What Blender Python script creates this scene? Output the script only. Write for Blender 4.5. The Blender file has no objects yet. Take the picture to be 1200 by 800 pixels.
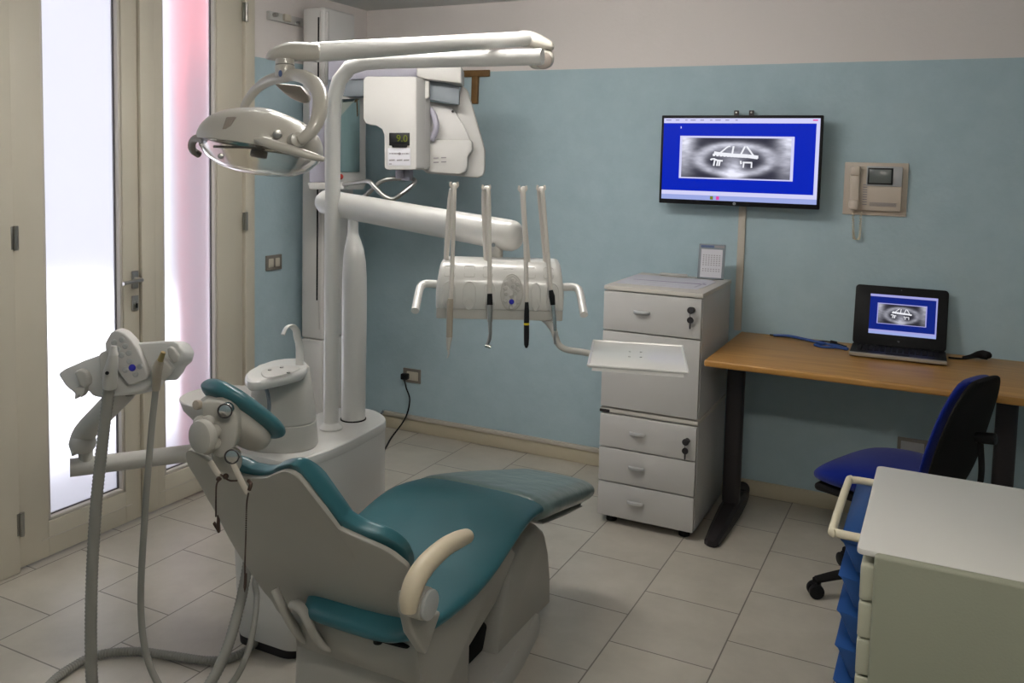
import bpy, bmesh, math, random
from mathutils import Vector, Matrix
random.seed(7)
PI = math.pi
SC = bpy.context.scene
COL = SC.collection

# ------------------------------------------------------------ camera model (1200x800)
FPX, CX, CY = 1030.6447, 600.0, 267.62
ROT = Matrix(((0.89488944, 0.4456849, 0.02319169),
              (0.05570502, -0.05998854, -0.99664353),
              (-0.44279774, 0.89317767, -0.07851)))      # world -> camera (x right, y down, z forward)
CAM = Vector((0, 0, 1.6))
def ray(px, py): return ROT.transposed() @ Vector(((px-CX)/FPX, (py-CY)/FPX, 1.0))
def at(px, py, d): return CAM + ray(px, py)*d
def onx(px, py, x): r = ray(px, py); return CAM + r*((x-CAM.x)/r.x)
def ony(px, py, y): r = ray(px, py); return CAM + r*((y-CAM.y)/r.y)
def onz(px, py, z): r = ray(px, py); return CAM + r*((z-CAM.z)/r.z)

# ------------------------------------------------------------ materials
def mat(name, col, rough=.5, metal=0.0, spec=.5, var=0.0, vscale=8, bump=0.0, bscale=60, coat=0.0,
        trans=0.0, ior=1.45, emit=None, estr=0.0, sheen=0.0, alpha=1.0):
    m = bpy.data.materials.new(name); m.use_nodes = True
    nt = m.node_tree; b = nt.nodes['Principled BSDF']
    b.inputs['Base Color'].default_value = (*col, 1)
    b.inputs['Roughness'].default_value = rough
    b.inputs['Metallic'].default_value = metal
    b.inputs['Specular IOR Level'].default_value = spec
    b.inputs['Coat Weight'].default_value = coat
    b.inputs['Transmission Weight'].default_value = trans
    b.inputs['IOR'].default_value = ior
    b.inputs['Sheen Weight'].default_value = sheen
    b.inputs['Alpha'].default_value = alpha
    if emit:
        b.inputs['Specular IOR Level'].default_value = .12
        b.inputs['Emission Color'].default_value = (*emit, 1)
        b.inputs['Emission Strength'].default_value = estr
    tc = nt.nodes.new('ShaderNodeTexCoord')
    if var > 0 or True:
        n = nt.nodes.new('ShaderNodeTexNoise'); n.inputs['Scale'].default_value = vscale; n.inputs['Detail'].default_value = 4
        nt.links.new(tc.outputs['Object'], n.inputs['Vector'])
        r = nt.nodes.new('ShaderNodeMix'); r.data_type = 'RGBA'
        v = max(var, .012)
        r.inputs[6].default_value = (*[c*(1-v) for c in col], 1)
        r.inputs[7].default_value = (*[min(1, c*(1+v)) for c in col], 1)
        nt.links.new(n.outputs['Fac'], r.inputs[0])
        nt.links.new(r.outputs[2], b.inputs['Base Color'])
    if bump > 0:
        n2 = nt.nodes.new('ShaderNodeTexNoise'); n2.inputs['Scale'].default_value = bscale; n2.inputs['Detail'].default_value = 3
        nt.links.new(tc.outputs['Object'], n2.inputs['Vector'])
        bp = nt.nodes.new('ShaderNodeBump'); bp.inputs['Strength'].default_value = bump; bp.inputs['Distance'].default_value = .01
        nt.links.new(n2.outputs['Fac'], bp.inputs['Height']); nt.links.new(bp.outputs['Normal'], b.inputs['Normal'])
    return m

M = {}
M['unit_white'] = mat('unit_white', (.62,.61,.585), .28, coat=.3)
M['unit_grey'] = mat('unit_grey', (.47,.455,.42), .38, var=.03)
M['shell_grey'] = mat('shell_grey', (.38,.365,.325), .42, var=.03)
M['pale_disc'] = mat('pale_disc', (.42,.43,.42), .4)
M['arm_beige'] = mat('arm_beige', (.55,.47,.34), .45)
M['opg_white'] = mat('opg_white', (.52,.505,.48), .5)
M['opg_column'] = mat('opg_column', (.60,.58,.56), .5)
M['lilac_grey'] = mat('lilac_grey', (.40,.385,.45), .5)
M['slate_grey'] = mat('slate_grey', (.20,.225,.25), .5)
M['teal'] = mat('teal_vinyl', (.030,.122,.145), .36, var=.06, vscale=5, bump=.04, bscale=35, coat=.15)
M['cover'] = mat('foot_cover_vinyl', (.125,.175,.17), .28, var=.18, vscale=9, bump=.6, bscale=11, coat=.25)
M['black'] = mat('black_plastic', (.008,.008,.009), .45, spec=.25)
M['soft_black'] = mat('soft_black', (.011,.010,.010), .75, spec=.2)
M['dark_metal'] = mat('dark_metal', (.035,.03,.032), .45, metal=.2)
M['chrome'] = mat('chrome', (.62,.61,.59), .22, metal=1)
M['satin'] = mat('satin_metal', (.62,.62,.62), .45, metal=.6)
M['steel'] = mat('steel', (.42,.41,.39), .35, metal=1)
M['hose'] = mat('grey_hose', (.25,.24,.215), .55)
M['hose_pale'] = mat('pale_hose', (.66,.62,.57), .5)
M['scaler'] = mat('scaler_grey', (.36,.31,.25), .45)
M['yellow'] = mat('yellow_ring', (.8,.62,.02), .4)
M['blue_btn'] = mat('blue_button', (.03,.03,.42), .35)
M['lamp_grey'] = mat('lamp_grey', (.44,.415,.365), .3, coat=.3)
M['lamp_dark'] = mat('lamp_taupe', (.28,.24,.21), .4)
M['clear'] = mat('clear_plastic', (.95,.93,.90), .06, trans=1.0, ior=1.3)
M['reflector'] = mat('reflector', (.75,.72,.68), .12, metal=1)
M['bronze'] = mat('bronze_clip', (.07,.045,.035), .4, metal=.6)
M['strap'] = mat('strap_white', (.50,.45,.38), .5)
M['cab_white'] = mat('laminate_white', (.52,.505,.485), .45, var=.02)
M['cab_edge'] = mat('laminate_edge', (.56,.525,.47), .5)
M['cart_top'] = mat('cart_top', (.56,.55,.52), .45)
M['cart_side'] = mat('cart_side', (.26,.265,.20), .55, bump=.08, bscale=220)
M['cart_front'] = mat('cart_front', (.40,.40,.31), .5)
M['cart_handle'] = mat('cart_handle', (.62,.56,.42), .45)
M['blue_bin'] = mat('blue_bin', (.03,.10,.32), .3, trans=.25, ior=1.3)
M['blue_cloth'] = mat('blue_cloth', (.004,.016,.19), .95, bump=.2, bscale=300, sheen=.15, spec=.15)
M['frame_cream'] = mat('frame_cream', (.56,.515,.42), .5, var=.03)
M['bead'] = mat('bead', (.55,.51,.45), .5)
M['gasket'] = mat('gasket', (.10,.09,.09), .7)
M['hinge'] = mat('hinge_metal', (.35,.34,.31), .35, metal=.9)
M['ceiling'] = mat('ceiling_paint', (.62,.62,.60), .9)
M['wall_plain'] = mat('wall_plain', (.50,.46,.42), .9)
M['baseboard'] = mat('baseboard', (.52,.46,.34), .45, var=.05)
M['trunking'] = mat('trunking', (.52,.47,.40), .5)
M['crosswood'] = mat('cross_wood', (.17,.09,.028), .6, var=.4, vscale=30)
M['intercom'] = mat('intercom_beige', (.56,.48,.40), .45)
M['intercom_grey'] = mat('intercom_grey', (.40,.40,.41), .4)
M['crt'] = mat('dead_screen', (.13,.145,.14), .2)
M['plate_grey'] = mat('plate_grey', (.20,.18,.155), .4)
M['socket_cream'] = mat('socket_cream', (.55,.50,.41), .45)
M['paper'] = mat('paper', (.60,.59,.63), .8)
M['purple'] = mat('purple_print', (.16,.09,.24), .7)
M['screen_white'] = mat('screen_white', (.0,.0,.0), .5, emit=(.62,.62,.90), estr=.66)
M['screen_blue'] = mat('screen_blue', (0,0,0), .4, emit=(.0,.012,.36), estr=.85)
M['laptop_white'] = mat('laptop_white', (0,0,0), .5, emit=(.42,.42,.85), estr=.55)
M['laptop_blue'] = mat('laptop_blue', (0,0,0), .4, emit=(.0,.01,.16), estr=.8)
M['implant'] = mat('implant_white', (0,0,0), .5, emit=(.85,.86,.92), estr=.66)
M['taskbar'] = mat('taskbar', (0,0,0), .5, emit=(.35,.42,.80), estr=.6)
M['badge_blue'] = mat('badge_blue', (.08,.12,.24), .4)
M['menu_text'] = mat('menu_text', (0,0,0), .5, emit=(.25,.25,.45), estr=.6)
M['led'] = mat('led_green', (.0,.0,.0), .5, emit=(.35,.42,.02), estr=.3)
M['cable_blue'] = mat('cable_blue', (.03,.08,.30), .5)
M['logo_grey'] = mat('logo_grey', (.4,.42,.45), .4)
M['print_grey'] = mat('print_grey', (.28,.26,.27), .7)
M['magenta'] = mat('magenta_icon', (0,0,0), .5, emit=(.6,.05,.3), estr=.8)
M['red'] = mat('red_knob', (.4,.03,.02), .4)
M['out_white'] = mat('outside_white', (.80,.80,.84), .9)
M['out_red'] = mat('outside_red', (.44,.065,.085), .9)
M['gold'] = mat('brass_tip', (.34,.26,.12), .35, metal=.7)
M['mirror'] = mat('mirror', (.42,.50,.48), .05, metal=1)

def wall_mat():
    m = bpy.data.materials.new('two_tone_wall'); m.use_nodes = True; nt = m.node_tree; b = nt.nodes['Principled BSDF']
    b.inputs['Roughness'].default_value = .85; b.inputs['Specular IOR Level'].default_value = .25
    g = nt.nodes.new('ShaderNodeNewGeometry'); s = nt.nodes.new('ShaderNodeSeparateXYZ')
    nt.links.new(g.outputs['Position'], s.inputs[0])
    gt = nt.nodes.new('ShaderNodeMath'); gt.operation = 'GREATER_THAN'; gt.inputs[1].default_value = 2.072
    nt.links.new(s.outputs['Z'], gt.inputs[0])
    n = nt.nodes.new('ShaderNodeTexNoise'); n.inputs['Scale'].default_value = 7; n.inputs['Detail'].default_value = 6; n.inputs['Roughness'].default_value = .7
    nt.links.new(g.outputs['Position'], n.inputs['Vector'])
    cr = nt.nodes.new('ShaderNodeValToRGB'); cr.color_ramp.elements[0].position = .3; cr.color_ramp.elements[1].position = .72
    cr.color_ramp.elements[0].color = (.38,.495,.54,1); cr.color_ramp.elements[1].color = (.43,.545,.59,1)
    nt.links.new(n.outputs['Fac'], cr.inputs[0])
    mx = nt.nodes.new('ShaderNodeMix'); mx.data_type = 'RGBA'
    nt.links.new(gt.outputs[0], mx.inputs[0]); nt.links.new(cr.outputs[0], mx.inputs[6]); mx.inputs[7].default_value = (.72,.665,.635,1)
    nt.links.new(mx.outputs[2], b.inputs['Base Color'])
    bp = nt.nodes.new('ShaderNodeBump'); bp.inputs['Strength'].default_value = .12; bp.inputs['Distance'].default_value = .01
    n2 = nt.nodes.new('ShaderNodeTexNoise'); n2.inputs['Scale'].default_value = 45
    nt.links.new(g.outputs['Position'], n2.inputs['Vector']); nt.links.new(n2.outputs['Fac'], bp.inputs['Height']); nt.links.new(bp.outputs['Normal'], b.inputs['Normal'])
    return m
M['wall'] = wall_mat()

def floor_mat():
    m = bpy.data.materials.new('floor_tiles'); m.use_nodes = True; nt = m.node_tree; b = nt.nodes['Principled BSDF']
    g = nt.nodes.new('ShaderNodeNewGeometry'); s = nt.nodes.new('ShaderNodeSeparateXYZ'); nt.links.new(g.outputs['Position'], s.inputs[0])
    ay = nt.nodes.new('ShaderNodeMath'); ay.inputs[1].default_value = -3.084; nt.links.new(s.outputs['Y'], ay.inputs[0])
    ax = nt.nodes.new('ShaderNodeMath'); ax.inputs[1].default_value = .587; nt.links.new(s.outputs['X'], ax.inputs[0])
    c = nt.nodes.new('ShaderNodeCombineXYZ'); nt.links.new(ay.outputs[0], c.inputs[0]); nt.links.new(ax.outputs[0], c.inputs[1])
    br = nt.nodes.new('ShaderNodeTexBrick'); nt.links.new(c.outputs[0], br.inputs['Vector'])
    br.offset = .5; br.offset_frequency = 2; br.squash = 1
    for k, v in {'Scale':1, 'Mortar Size':.0026, 'Mortar Smooth':.1, 'Bias':0, 'Brick Width':.39, 'Row Height':.35}.items(): br.inputs[k].default_value = v
    br.inputs['Color1'].default_value = (.56,.515,.44,1); br.inputs['Color2'].default_value = (.51,.47,.41,1); br.inputs['Mortar'].default_value = (.20,.175,.15,1)
    n = nt.nodes.new('ShaderNodeTexNoise'); n.inputs['Scale'].default_value = 5; n.inputs['Detail'].default_value = 8; n.inputs['Roughness'].default_value = .65
    nt.links.new(g.outputs['Position'], n.inputs['Vector'])
    cr = nt.nodes.new('ShaderNodeValToRGB'); cr.color_ramp.elements[0].position = .32; cr.color_ramp.elements[1].position = .68
    cr.color_ramp.elements[0].color = (.84,.84,.83,1); cr.color_ramp.elements[1].color = (1,1,1,1); nt.links.new(n.outputs['Fac'], cr.inputs[0])
    mu = nt.nodes.new('ShaderNodeMix'); mu.data_type = 'RGBA'; mu.blend_type = 'MULTIPLY'; mu.inputs[0].default_value = 1
    nt.links.new(br.outputs['Color'], mu.inputs[6]); nt.links.new(cr.outputs[0], mu.inputs[7]); nt.links.new(mu.outputs[2], b.inputs['Base Color'])
    b.inputs['Roughness'].default_value = .33; b.inputs['Specular IOR Level'].default_value = .55
    bp = nt.nodes.new('ShaderNodeBump'); bp.invert = True; bp.inputs['Strength'].default_value = .35; bp.inputs['Distance'].default_value = .003
    nt.links.new(br.outputs['Fac'], bp.inputs['Height']); nt.links.new(bp.outputs['Normal'], b.inputs['Normal'])
    return m
M['floor'] = floor_mat()

def wood_mat():
    m = bpy.data.materials.new('cherry_wood'); m.use_nodes = True; nt = m.node_tree; b = nt.nodes['Principled BSDF']
    tc = nt.nodes.new('ShaderNodeTexCoord'); mp = nt.nodes.new('ShaderNodeMapping'); mp.inputs['Scale'].default_value = (1.2, 14, 14)
    nt.links.new(tc.outputs['Object'], mp.inputs[0])
    n = nt.nodes.new('ShaderNodeTexNoise'); n.inputs['Scale'].default_value = 2.2; n.inputs['Detail'].default_value = 6; n.inputs['Distortion'].default_value = .5
    nt.links.new(mp.outputs[0], n.inputs['Vector'])
    cr = nt.nodes.new('ShaderNodeValToRGB'); cr.color_ramp.elements[0].position = .3; cr.color_ramp.elements[1].position = .7
    cr.color_ramp.elements[0].color = (.40,.195,.045,1); cr.color_ramp.elements[1].color = (.54,.285,.075,1)
    nt.links.new(n.outputs['Fac'], cr.inputs[0]); nt.links.new(cr.outputs[0], b.inputs['Base Color'])
    b.inputs['Roughness'].default_value = .35
    return m
M['wood'] = wood_mat()

def glass_mat():      # satin etched pane: diffuses daylight, lets blurred shapes through
    m = bpy.data.materials.new('satin_glass'); m.use_nodes = True; nt = m.node_tree
    nt.nodes.remove(nt.nodes['Principled BSDF']); out = nt.nodes['Material Output']
    t = nt.nodes.new('ShaderNodeBsdfTranslucent'); t.inputs[0].default_value = (.92,.92,.95,1)
    r = nt.nodes.new('ShaderNodeBsdfRefraction'); r.inputs['Roughness'].default_value = .38; r.inputs['IOR'].default_value = 1.12; r.inputs[0].default_value = (.95,.95,.97,1)
    gl = nt.nodes.new('ShaderNodeBsdfGlossy'); gl.inputs['Roughness'].default_value = .25
    mx = nt.nodes.new('ShaderNodeMixShader'); mx.inputs[0].default_value = .8
    m2 = nt.nodes.new('ShaderNodeMixShader'); m2.inputs[0].default_value = .05
    nt.links.new(t.outputs[0], mx.inputs[1]); nt.links.new(r.outputs[0], mx.inputs[2])
    nt.links.new(mx.outputs[0], m2.inputs[1]); nt.links.new(gl.outputs[0], m2.inputs[2]); nt.links.new(m2.outputs[0], out.inputs[0])
    return m
M['glass'] = glass_mat()

def xray_mat(name, k):
    m = bpy.data.materials.new(name); m.use_nodes = True; nt = m.node_tree; b = nt.nodes['Principled BSDF']
    b.inputs['Base Color'].default_value = (0,0,0,1); b.inputs['Roughness'].default_value = .4; b.inputs['Specular IOR Level'].default_value = .12
    uv = nt.nodes.new('ShaderNodeUVMap'); s = nt.nodes.new('ShaderNodeSeparateXYZ'); nt.links.new(uv.outputs[0], s.inputs[0])
    def mth(op, a, c=None, cl=False):
        n = nt.nodes.new('ShaderNodeMath'); n.operation = op; n.use_clamp = cl
        for i, v in enumerate((a, c)):
            if v is None: continue
            if isinstance(v, (int, float)): n.inputs[i].default_value = v
            else: nt.links.new(v, n.inputs[i])
        return n.outputs[0]
    U, V = s.outputs['X'], s.outputs['Y']
    def gauss(a, c, w):
        d = mth('DIVIDE', mth('SUBTRACT', a, c), w); return mth('EXPONENT', mth('MULTIPLY', mth('MULTIPLY', d, d), -1))
    du = mth('DIVIDE', mth('SUBTRACT', U, .5), .36); dv = mth('DIVIDE', mth('SUBTRACT', V, .47), .40)
    rr = mth('SQRT', mth('ADD', mth('MULTIPLY', du, du), mth('MULTIPLY', dv, dv)))
    ring = mth('MULTIPLY', gauss(rr, .92, .17), .52)
    left = mth('MULTIPLY', mth('MULTIPLY', gauss(U, 0.02, .09), mth('ADD', V, .15)), .8)
    right = mth('MULTIPLY', mth('MULTIPLY', gauss(U, .98, .09), mth('ADD', V, .15)), .8)
    mid = mth('MULTIPLY', mth('MULTIPLY', gauss(U, .49, .085), gauss(V, .15, .30)), .85)
    inner = mth('MULTIPLY', mth('MULTIPLY', gauss(U, .5, .22), gauss(V, .66, .16)), .26)
    n = nt.nodes.new('ShaderNodeTexNoise'); n.inputs['Scale'].default_value = 9; n.inputs['Detail'].default_value = 7
    nt.links.new(uv.outputs[0], n.inputs['Vector'])
    tot = mth('ADD', mth('ADD', mth('ADD', ring, left), mth('ADD', right, mid)), inner)
    tot = mth('MULTIPLY', mth('ADD', tot, .02), mth('ADD', mth('MULTIPLY', n.outputs['Fac'], 1.5), .2), True)
    c = nt.nodes.new('ShaderNodeMix'); c.data_type = 'RGBA'; c.inputs[6].default_value = (.012,.012,.03,1); c.inputs[7].default_value = (.85,.86,1,1)
    nt.links.new(tot, c.inputs[0]); nt.links.new(c.outputs[2], b.inputs['Emission Color']); b.inputs['Emission Strength'].default_value = k
    return m
M['xray'] = xray_mat('xray_picture', .66)
M['xray_dim'] = xray_mat('xray_picture_dim', .36)

# ------------------------------------------------------------ mesh builder
def catmull(pts, n=8, closed=False):
    P = [Vector(p) for p in pts]
    if len(P) < 3: return P
    out = []; L = len(P)
    rng = range(L if closed else L-1)
    for i in rng:
        p1, p2 = P[i], P[(i+1) % L]
        p0 = P[i-1] if (i > 0 or closed) else p1*2-p2
        p3 = P[(i+2) % L] if (i+2 < L or closed) else p2*2-p1
        for k in range(n):
            t = k/n
            out.append(.5*((2*p1)+(p2-p0)*t+(2*p0-5*p1+4*p2-p3)*t*t+(3*p1-p0-3*p2+p3)*t**3))
    if not closed: out.append(P[-1])
    return out
def lerp(a, b, t): return a+(b-a)*t
def samp(vals, t):
    x = t*(len(vals)-1); i = min(int(x), len(vals)-2); return lerp(vals[i], vals[i+1], x-i)

class MB:
    def __init__(s): s.bm = bmesh.new(); s.uv = None
    def box(s, c, size, bev=0.0, seg=2, rz=0, mtx=None, taper=None):
        b2 = bmesh.new(); bmesh.ops.create_cube(b2, size=1)
        for v in b2.verts:
            v.co = Vector((v.co.x*size[0], v.co.y*size[1], v.co.z*size[2]))
            if taper and v.co.z > 0: v.co.x *= taper; v.co.y *= taper
        if bev > 0: bmesh.ops.bevel(b2, geom=b2.edges[:], offset=min(bev, min(size)*.49), segments=seg, profile=.5, affect='EDGES')
        T = Matrix.Translation(Vector(c)) @ Matrix.Rotation(rz, 4, 'Z')
        if mtx is not None: T = mtx @ Matrix.Translation(Vector(c)) @ Matrix.Rotation(rz, 4, 'Z')
        b2.transform(T); s._merge(b2); return s
    def _merge(s, b2):
        me = bpy.data.meshes.new('t'); b2.to_mesh(me); b2.free(); s.bm.from_mesh(me); bpy.data.meshes.remove(me)
    def prism(s, poly, ext, bev=0.0, seg=2):
        """poly: list of 3D points (planar-ish); ext: extrusion vector"""
        b2 = bmesh.new(); vs = [b2.verts.new(Vector(p)) for p in poly]; f = b2.faces.new(vs)
        r = bmesh.ops.extrude_face_region(b2, geom=[f])
        bmesh.ops.translate(b2, vec=Vector(ext), verts=[g for g in r['geom'] if isinstance(g, bmesh.types.BMVert)])
        bmesh.ops.recalc_face_normals(b2, faces=b2.faces[:])
        if bev > 0:
            ed = [e for e in b2.edges if len(e.link_faces) == 2 and e.calc_face_angle(0) > .5]
            bmesh.ops.bevel(b2, geom=ed, offset=bev, segments=seg, profile=.5, affect='EDGES', clamp_overlap=True)
        s._merge(b2); return s
    def tube(s, pts, r, n=14, smooth=0, caps=True, closed=False, flat=1.0, up=None, ribs=None):
        P = catmull(pts, smooth, closed) if smooth else [Vector(p) for p in pts]
        if ribs:      # resample finely for a corrugated hose
            L = [0]
            for a, b in zip(P, P[1:]): L.append(L[-1]+(b-a).length)
            N = int(L[-1]/ribs)*2; Q = []
            j = 0
            for i in range(N+1):
                d = L[-1]*i/N
                while j < len(L)-2 and L[j+1] < d: j += 1
                Q.append(P[j].lerp(P[j+1], (d-L[j])/max(1e-9, L[j+1]-L[j])))
            P = Q
        m = len(P); rings = []
        nrm = None
        for i, p in enumerate(P):
            if closed: t = (P[(i+1) % m]-P[i-1]).normalized()
            else: t = (P[min(i+1, m-1)]-P[max(i-1, 0)]).normalized()
            if nrm is None:
                nrm = Vector(up) if up else (Vector((0,0,1)) if abs(t.z) < .9 else Vector((1,0,0)))
            nrm = (nrm - t*nrm.dot(t)).normalized(); bn = t.cross(nrm)
            rr = samp(r, i/(m-1)) if isinstance(r, (list, tuple)) else r
            if ribs and i % 2: rr *= .88
            rings.append([s.bm.verts.new(p+(nrm*math.cos(2*PI*k/n)*flat+bn*math.sin(2*PI*k/n))*rr) for k in range(n)])
        for i in range(m if closed else m-1):
            a, b = rings[i], rings[(i+1) % m]
            for k in range(n): s.bm.faces.new((a[k], a[(k+1) % n], b[(k+1) % n], b[k]))
        if caps and not closed:
            s.bm.faces.new(rings[0][::-1]); s.bm.faces.new(rings[-1])
        return s
    def cyl(s, a, b, r, n=24, r2=None, bev=0.0):
        a, b = Vector(a), Vector(b); r2 = r if r2 is None else r2
        if bev > 0:
            L = (b-a).length; t = (b-a)/L
            P = [a, a+t*bev*.3, a+t*bev, b-t*bev, b-t*bev*.3, b]; R_ = [r-bev, r-bev*.3, r, r2, r2-bev*.3, r2-bev]
        else: P = [a, b]; R_ = [r, r2]
        return s.rev(P, R_, n)
    def rev(s, P, R_, n=28, sx=1.0, up=None):
        P = [Vector(p) for p in P]; t = (P[-1]-P[0]).normalized()
        u = Vector(up) if up else (Vector((1,0,0)) if abs(t.x) < .9 else Vector((0,0,1)))
        u = (u-t*u.dot(t)).normalized(); w = t.cross(u); rings = []
        for p, r in zip(P, R_):
            r = max(r, 1e-4)
            rings.append([s.bm.verts.new(p+(u*math.cos(2*PI*k/n)*sx+w*math.sin(2*PI*k/n))*r) for k in range(n)])
        for a, b in zip(rings, rings[1:]):
            for k in range(n): s.bm.faces.new((a[k], a[(k+1) % n], b[(k+1) % n], b[k]))
        s.bm.faces.new(rings[0][::-1]); s.bm.faces.new(rings[-1]); return s
    def ball(s, c, r, sc=(1,1,1), mtx=None, n=20):
        b2 = bmesh.new(); bmesh.ops.create_uvsphere(b2, u_segments=n, v_segments=n//2+2, radius=1)
        T = Matrix.Translation(Vector(c)) @ (mtx or Matrix()) @ Matrix.Diagonal((r*sc[0], r*sc[1], r*sc[2], 1))
        b2.transform(T); s._merge(b2); return s
    def loft(s, rings, caps=True, closed=True):
        R_ = [[s.bm.verts.new(Vector(p)) for p in r] for r in rings]; n = len(R_[0])
        for a, b in zip(R_, R_[1:]):
            for k in range(n if closed else n-1): s.bm.faces.new((a[k], a[(k+1) % n], b[(k+1) % n], b[k]))
        if caps and closed: s.bm.faces.new(R_[0][::-1]); s.bm.faces.new(R_[-1])
        return s
    def quad(s, a, b, c, d, uv=False):
        vs = [s.bm.verts.new(Vector(p)) for p in (a, b, c, d)]; f = s.bm.faces.new(vs)
        if uv:
            l = s.bm.loops.layers.uv.verify()
            for lp, t in zip(f.loops, ((0,0), (1,0), (1,1), (0,1))): lp[l].uv = t
        return s
    def build(s, name, m, parent=None, world=True, angle=35, subsurf=0, recalc=True):
        if recalc: bmesh.ops.recalc_face_normals(s.bm, faces=s.bm.faces[:])
        me = bpy.data.meshes.new(name); s.bm.to_mesh(me); s.bm.free()
        if parent is not None and world: me.transform(WM[parent.name].inverted())
        for p in me.polygons: p.use_smooth = True
        me.set_sharp_from_angle(angle=math.radians(angle))
        me.materials.append(M[m])
        o = bpy.data.objects.new(name, me); COL.objects.link(o)
        if parent is not None: o.parent = parent; WM[o.name] = WM[parent.name].copy()
        else: WM[o.name] = Matrix()
        if subsurf:
            md = o.modifiers.new('s', 'SUBSURF'); md.levels = subsurf; md.render_levels = subsurf
        return o
WM = {}
def tag(o, label=None, cat=None, group=None, kind=None):
    if label: o['label'] = label
    if cat: o['category'] = cat
    if group: o['group'] = group
    if kind: o['kind'] = kind
    return o
def thing(name, loc, label, cat, group=None, rz=0):
    o = bpy.data.objects.new(name, None); COL.objects.link(o); o.empty_display_size = .05
    o.location = loc; o.rotation_euler = (0,0,rz)
    WM[o.name] = Matrix.Translation(Vector(loc)) @ Matrix.Rotation(rz, 4, 'Z')
    return tag(o, label, cat, group)
def struct(o): o['kind'] = 'structure'; return o
def center_origin(o):
    """put a single-mesh thing's origin at the bottom centre of its shape"""
    vs = [v.co for v in o.data.vertices]
    c = Vector(((min(v.x for v in vs)+max(v.x for v in vs))/2, (min(v.y for v in vs)+max(v.y for v in vs))/2, min(v.z for v in vs)))
    o.data.transform(Matrix.Translation(-c)); o.location = c; return o
def text_mesh(txt, size, mtx, m, name, parent=None, ext=.0004):
    cu = bpy.data.curves.new('t', 'FONT'); cu.body = txt; cu.size = size; cu.extrude = ext; cu.align_x = 'CENTER'; cu.align_y = 'CENTER'
    t = bpy.data.objects.new('t', cu); COL.objects.link(t); bpy.context.view_layer.update()
    me = bpy.data.meshes.new_from_object(t.evaluated_get(bpy.context.evaluated_depsgraph_get()))
    bpy.data.objects.remove(t); bpy.data.curves.remove(cu)
    me.transform(mtx)
    if parent is not None: me.transform(WM[parent.name].inverted())
    me.materials.clear(); me.materials.append(M[m]); o = bpy.data.objects.new(name, me); COL.objects.link(o)
    if parent is not None: o.parent = parent; WM[o.name] = WM[parent.name].copy()
    return o
def rrect(cx, cy, w, h, r, n=5):
    out = []
    for (sx, sy, a0) in ((1,1,0), (-1,1,90), (-1,-1,180), (1,-1,270)):
        for k in range(n+1):
            a = math.radians(a0+90*k/n); out.append((cx+sx*(w/2-r)+r*math.cos(a), cy+sy*(h/2-r)+r*math.sin(a)))
    return out
# ============================================================ ROOM
XL, XR, YB, YF, ZC = -3.09, 2.0, 4.27, -1.6, 2.44
struct(MB().box(((XL+XR)/2-.05, (YB+YF)/2, -.05), (XR-XL+.3, YB-YF+.2, .1)).build('floor', 'floor'))
struct(MB().box(((XL+XR)/2-.05, (YB+YF)/2, ZC+.05), (XR-XL+.3, YB-YF+.2, .1)).build('ceiling', 'ceiling'))
struct(MB().box(((XL+XR)/2-.05, YB+.05, ZC/2), (XR-XL+.3, .1, ZC)).build('wall_back', 'wall'))
struct(MB().box((XR+.05, (YB+YF)/2, ZC/2), (.1, YB-YF, ZC)).build('wall_right', 'wall'))
struct(MB().box(((XL+XR)/2, YF-.05, ZC/2), (XR-XL+.2, .1, ZC)).build('wall_front', 'wall'))
DY0, DY1 = 1.90, 3.305       # door opening on the left wall
w = MB()
WY0, WY1, WZ0, WZ1 = .10, 1.60, .85, 2.25      # unseen window added for more daylight, nearer than the frame's left edge
w.box((XL-.1, (YF+WY0)/2, ZC/2), (.2, WY0-YF, ZC)); w.box((XL-.1, (WY1+DY0)/2, ZC/2), (.2, DY0-WY1, ZC))
w.box((XL-.1, (WY0+WY1)/2, WZ0/2), (.2, WY1-WY0, WZ0)); w.box((XL-.1, (WY0+WY1)/2, (WZ1+ZC)/2), (.2, WY1-WY0, ZC-WZ1)); w.box((XL-.1, (YB+DY1)/2, ZC/2), (.2, YB-DY1, ZC))
struct(w.build('wall_left', 'wall'))
# skirting along the back wall and round the corner
b = MB(); b.box(((XL+XR)/2, YB-.006, .037), (XR-XL, .012, .074), .003)
struct(b.build('baseboard_back', 'baseboard'))
struct(MB().box((XL+.006, (DY1+YB)/2, .037), (.012, YB-DY1, .074), .003).build('baseboard_left', 'baseboard'))
struct(MB().box(((-2.93-1.34)/2, YB-.011, .086), (1.59, .022, .022), .004).build('trim_1', 'trunking'))

wf = MB()
for yy in (WY0+.03, (WY0+WY1)/2, WY1-.03): wf.box((XL-.02, yy, (WZ0+WZ1)/2), (.06, .06, WZ1-WZ0), .004)
for zz in (WZ0+.03, WZ1-.03): wf.box((XL-.02, (WY0+WY1)/2, zz), (.058, WY1-WY0, .06), .004)
wf = struct(wf.build('added_window', 'frame_cream'))  # added window, out of view, lets extra daylight into the room
MB().box((XL-.02, (WY0+WY1)/2, (WZ0+WZ1)/2), (.006, WY1-WY0-.08, WZ1-WZ0-.08)).build('glass_pane', 'glass', wf)
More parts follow.
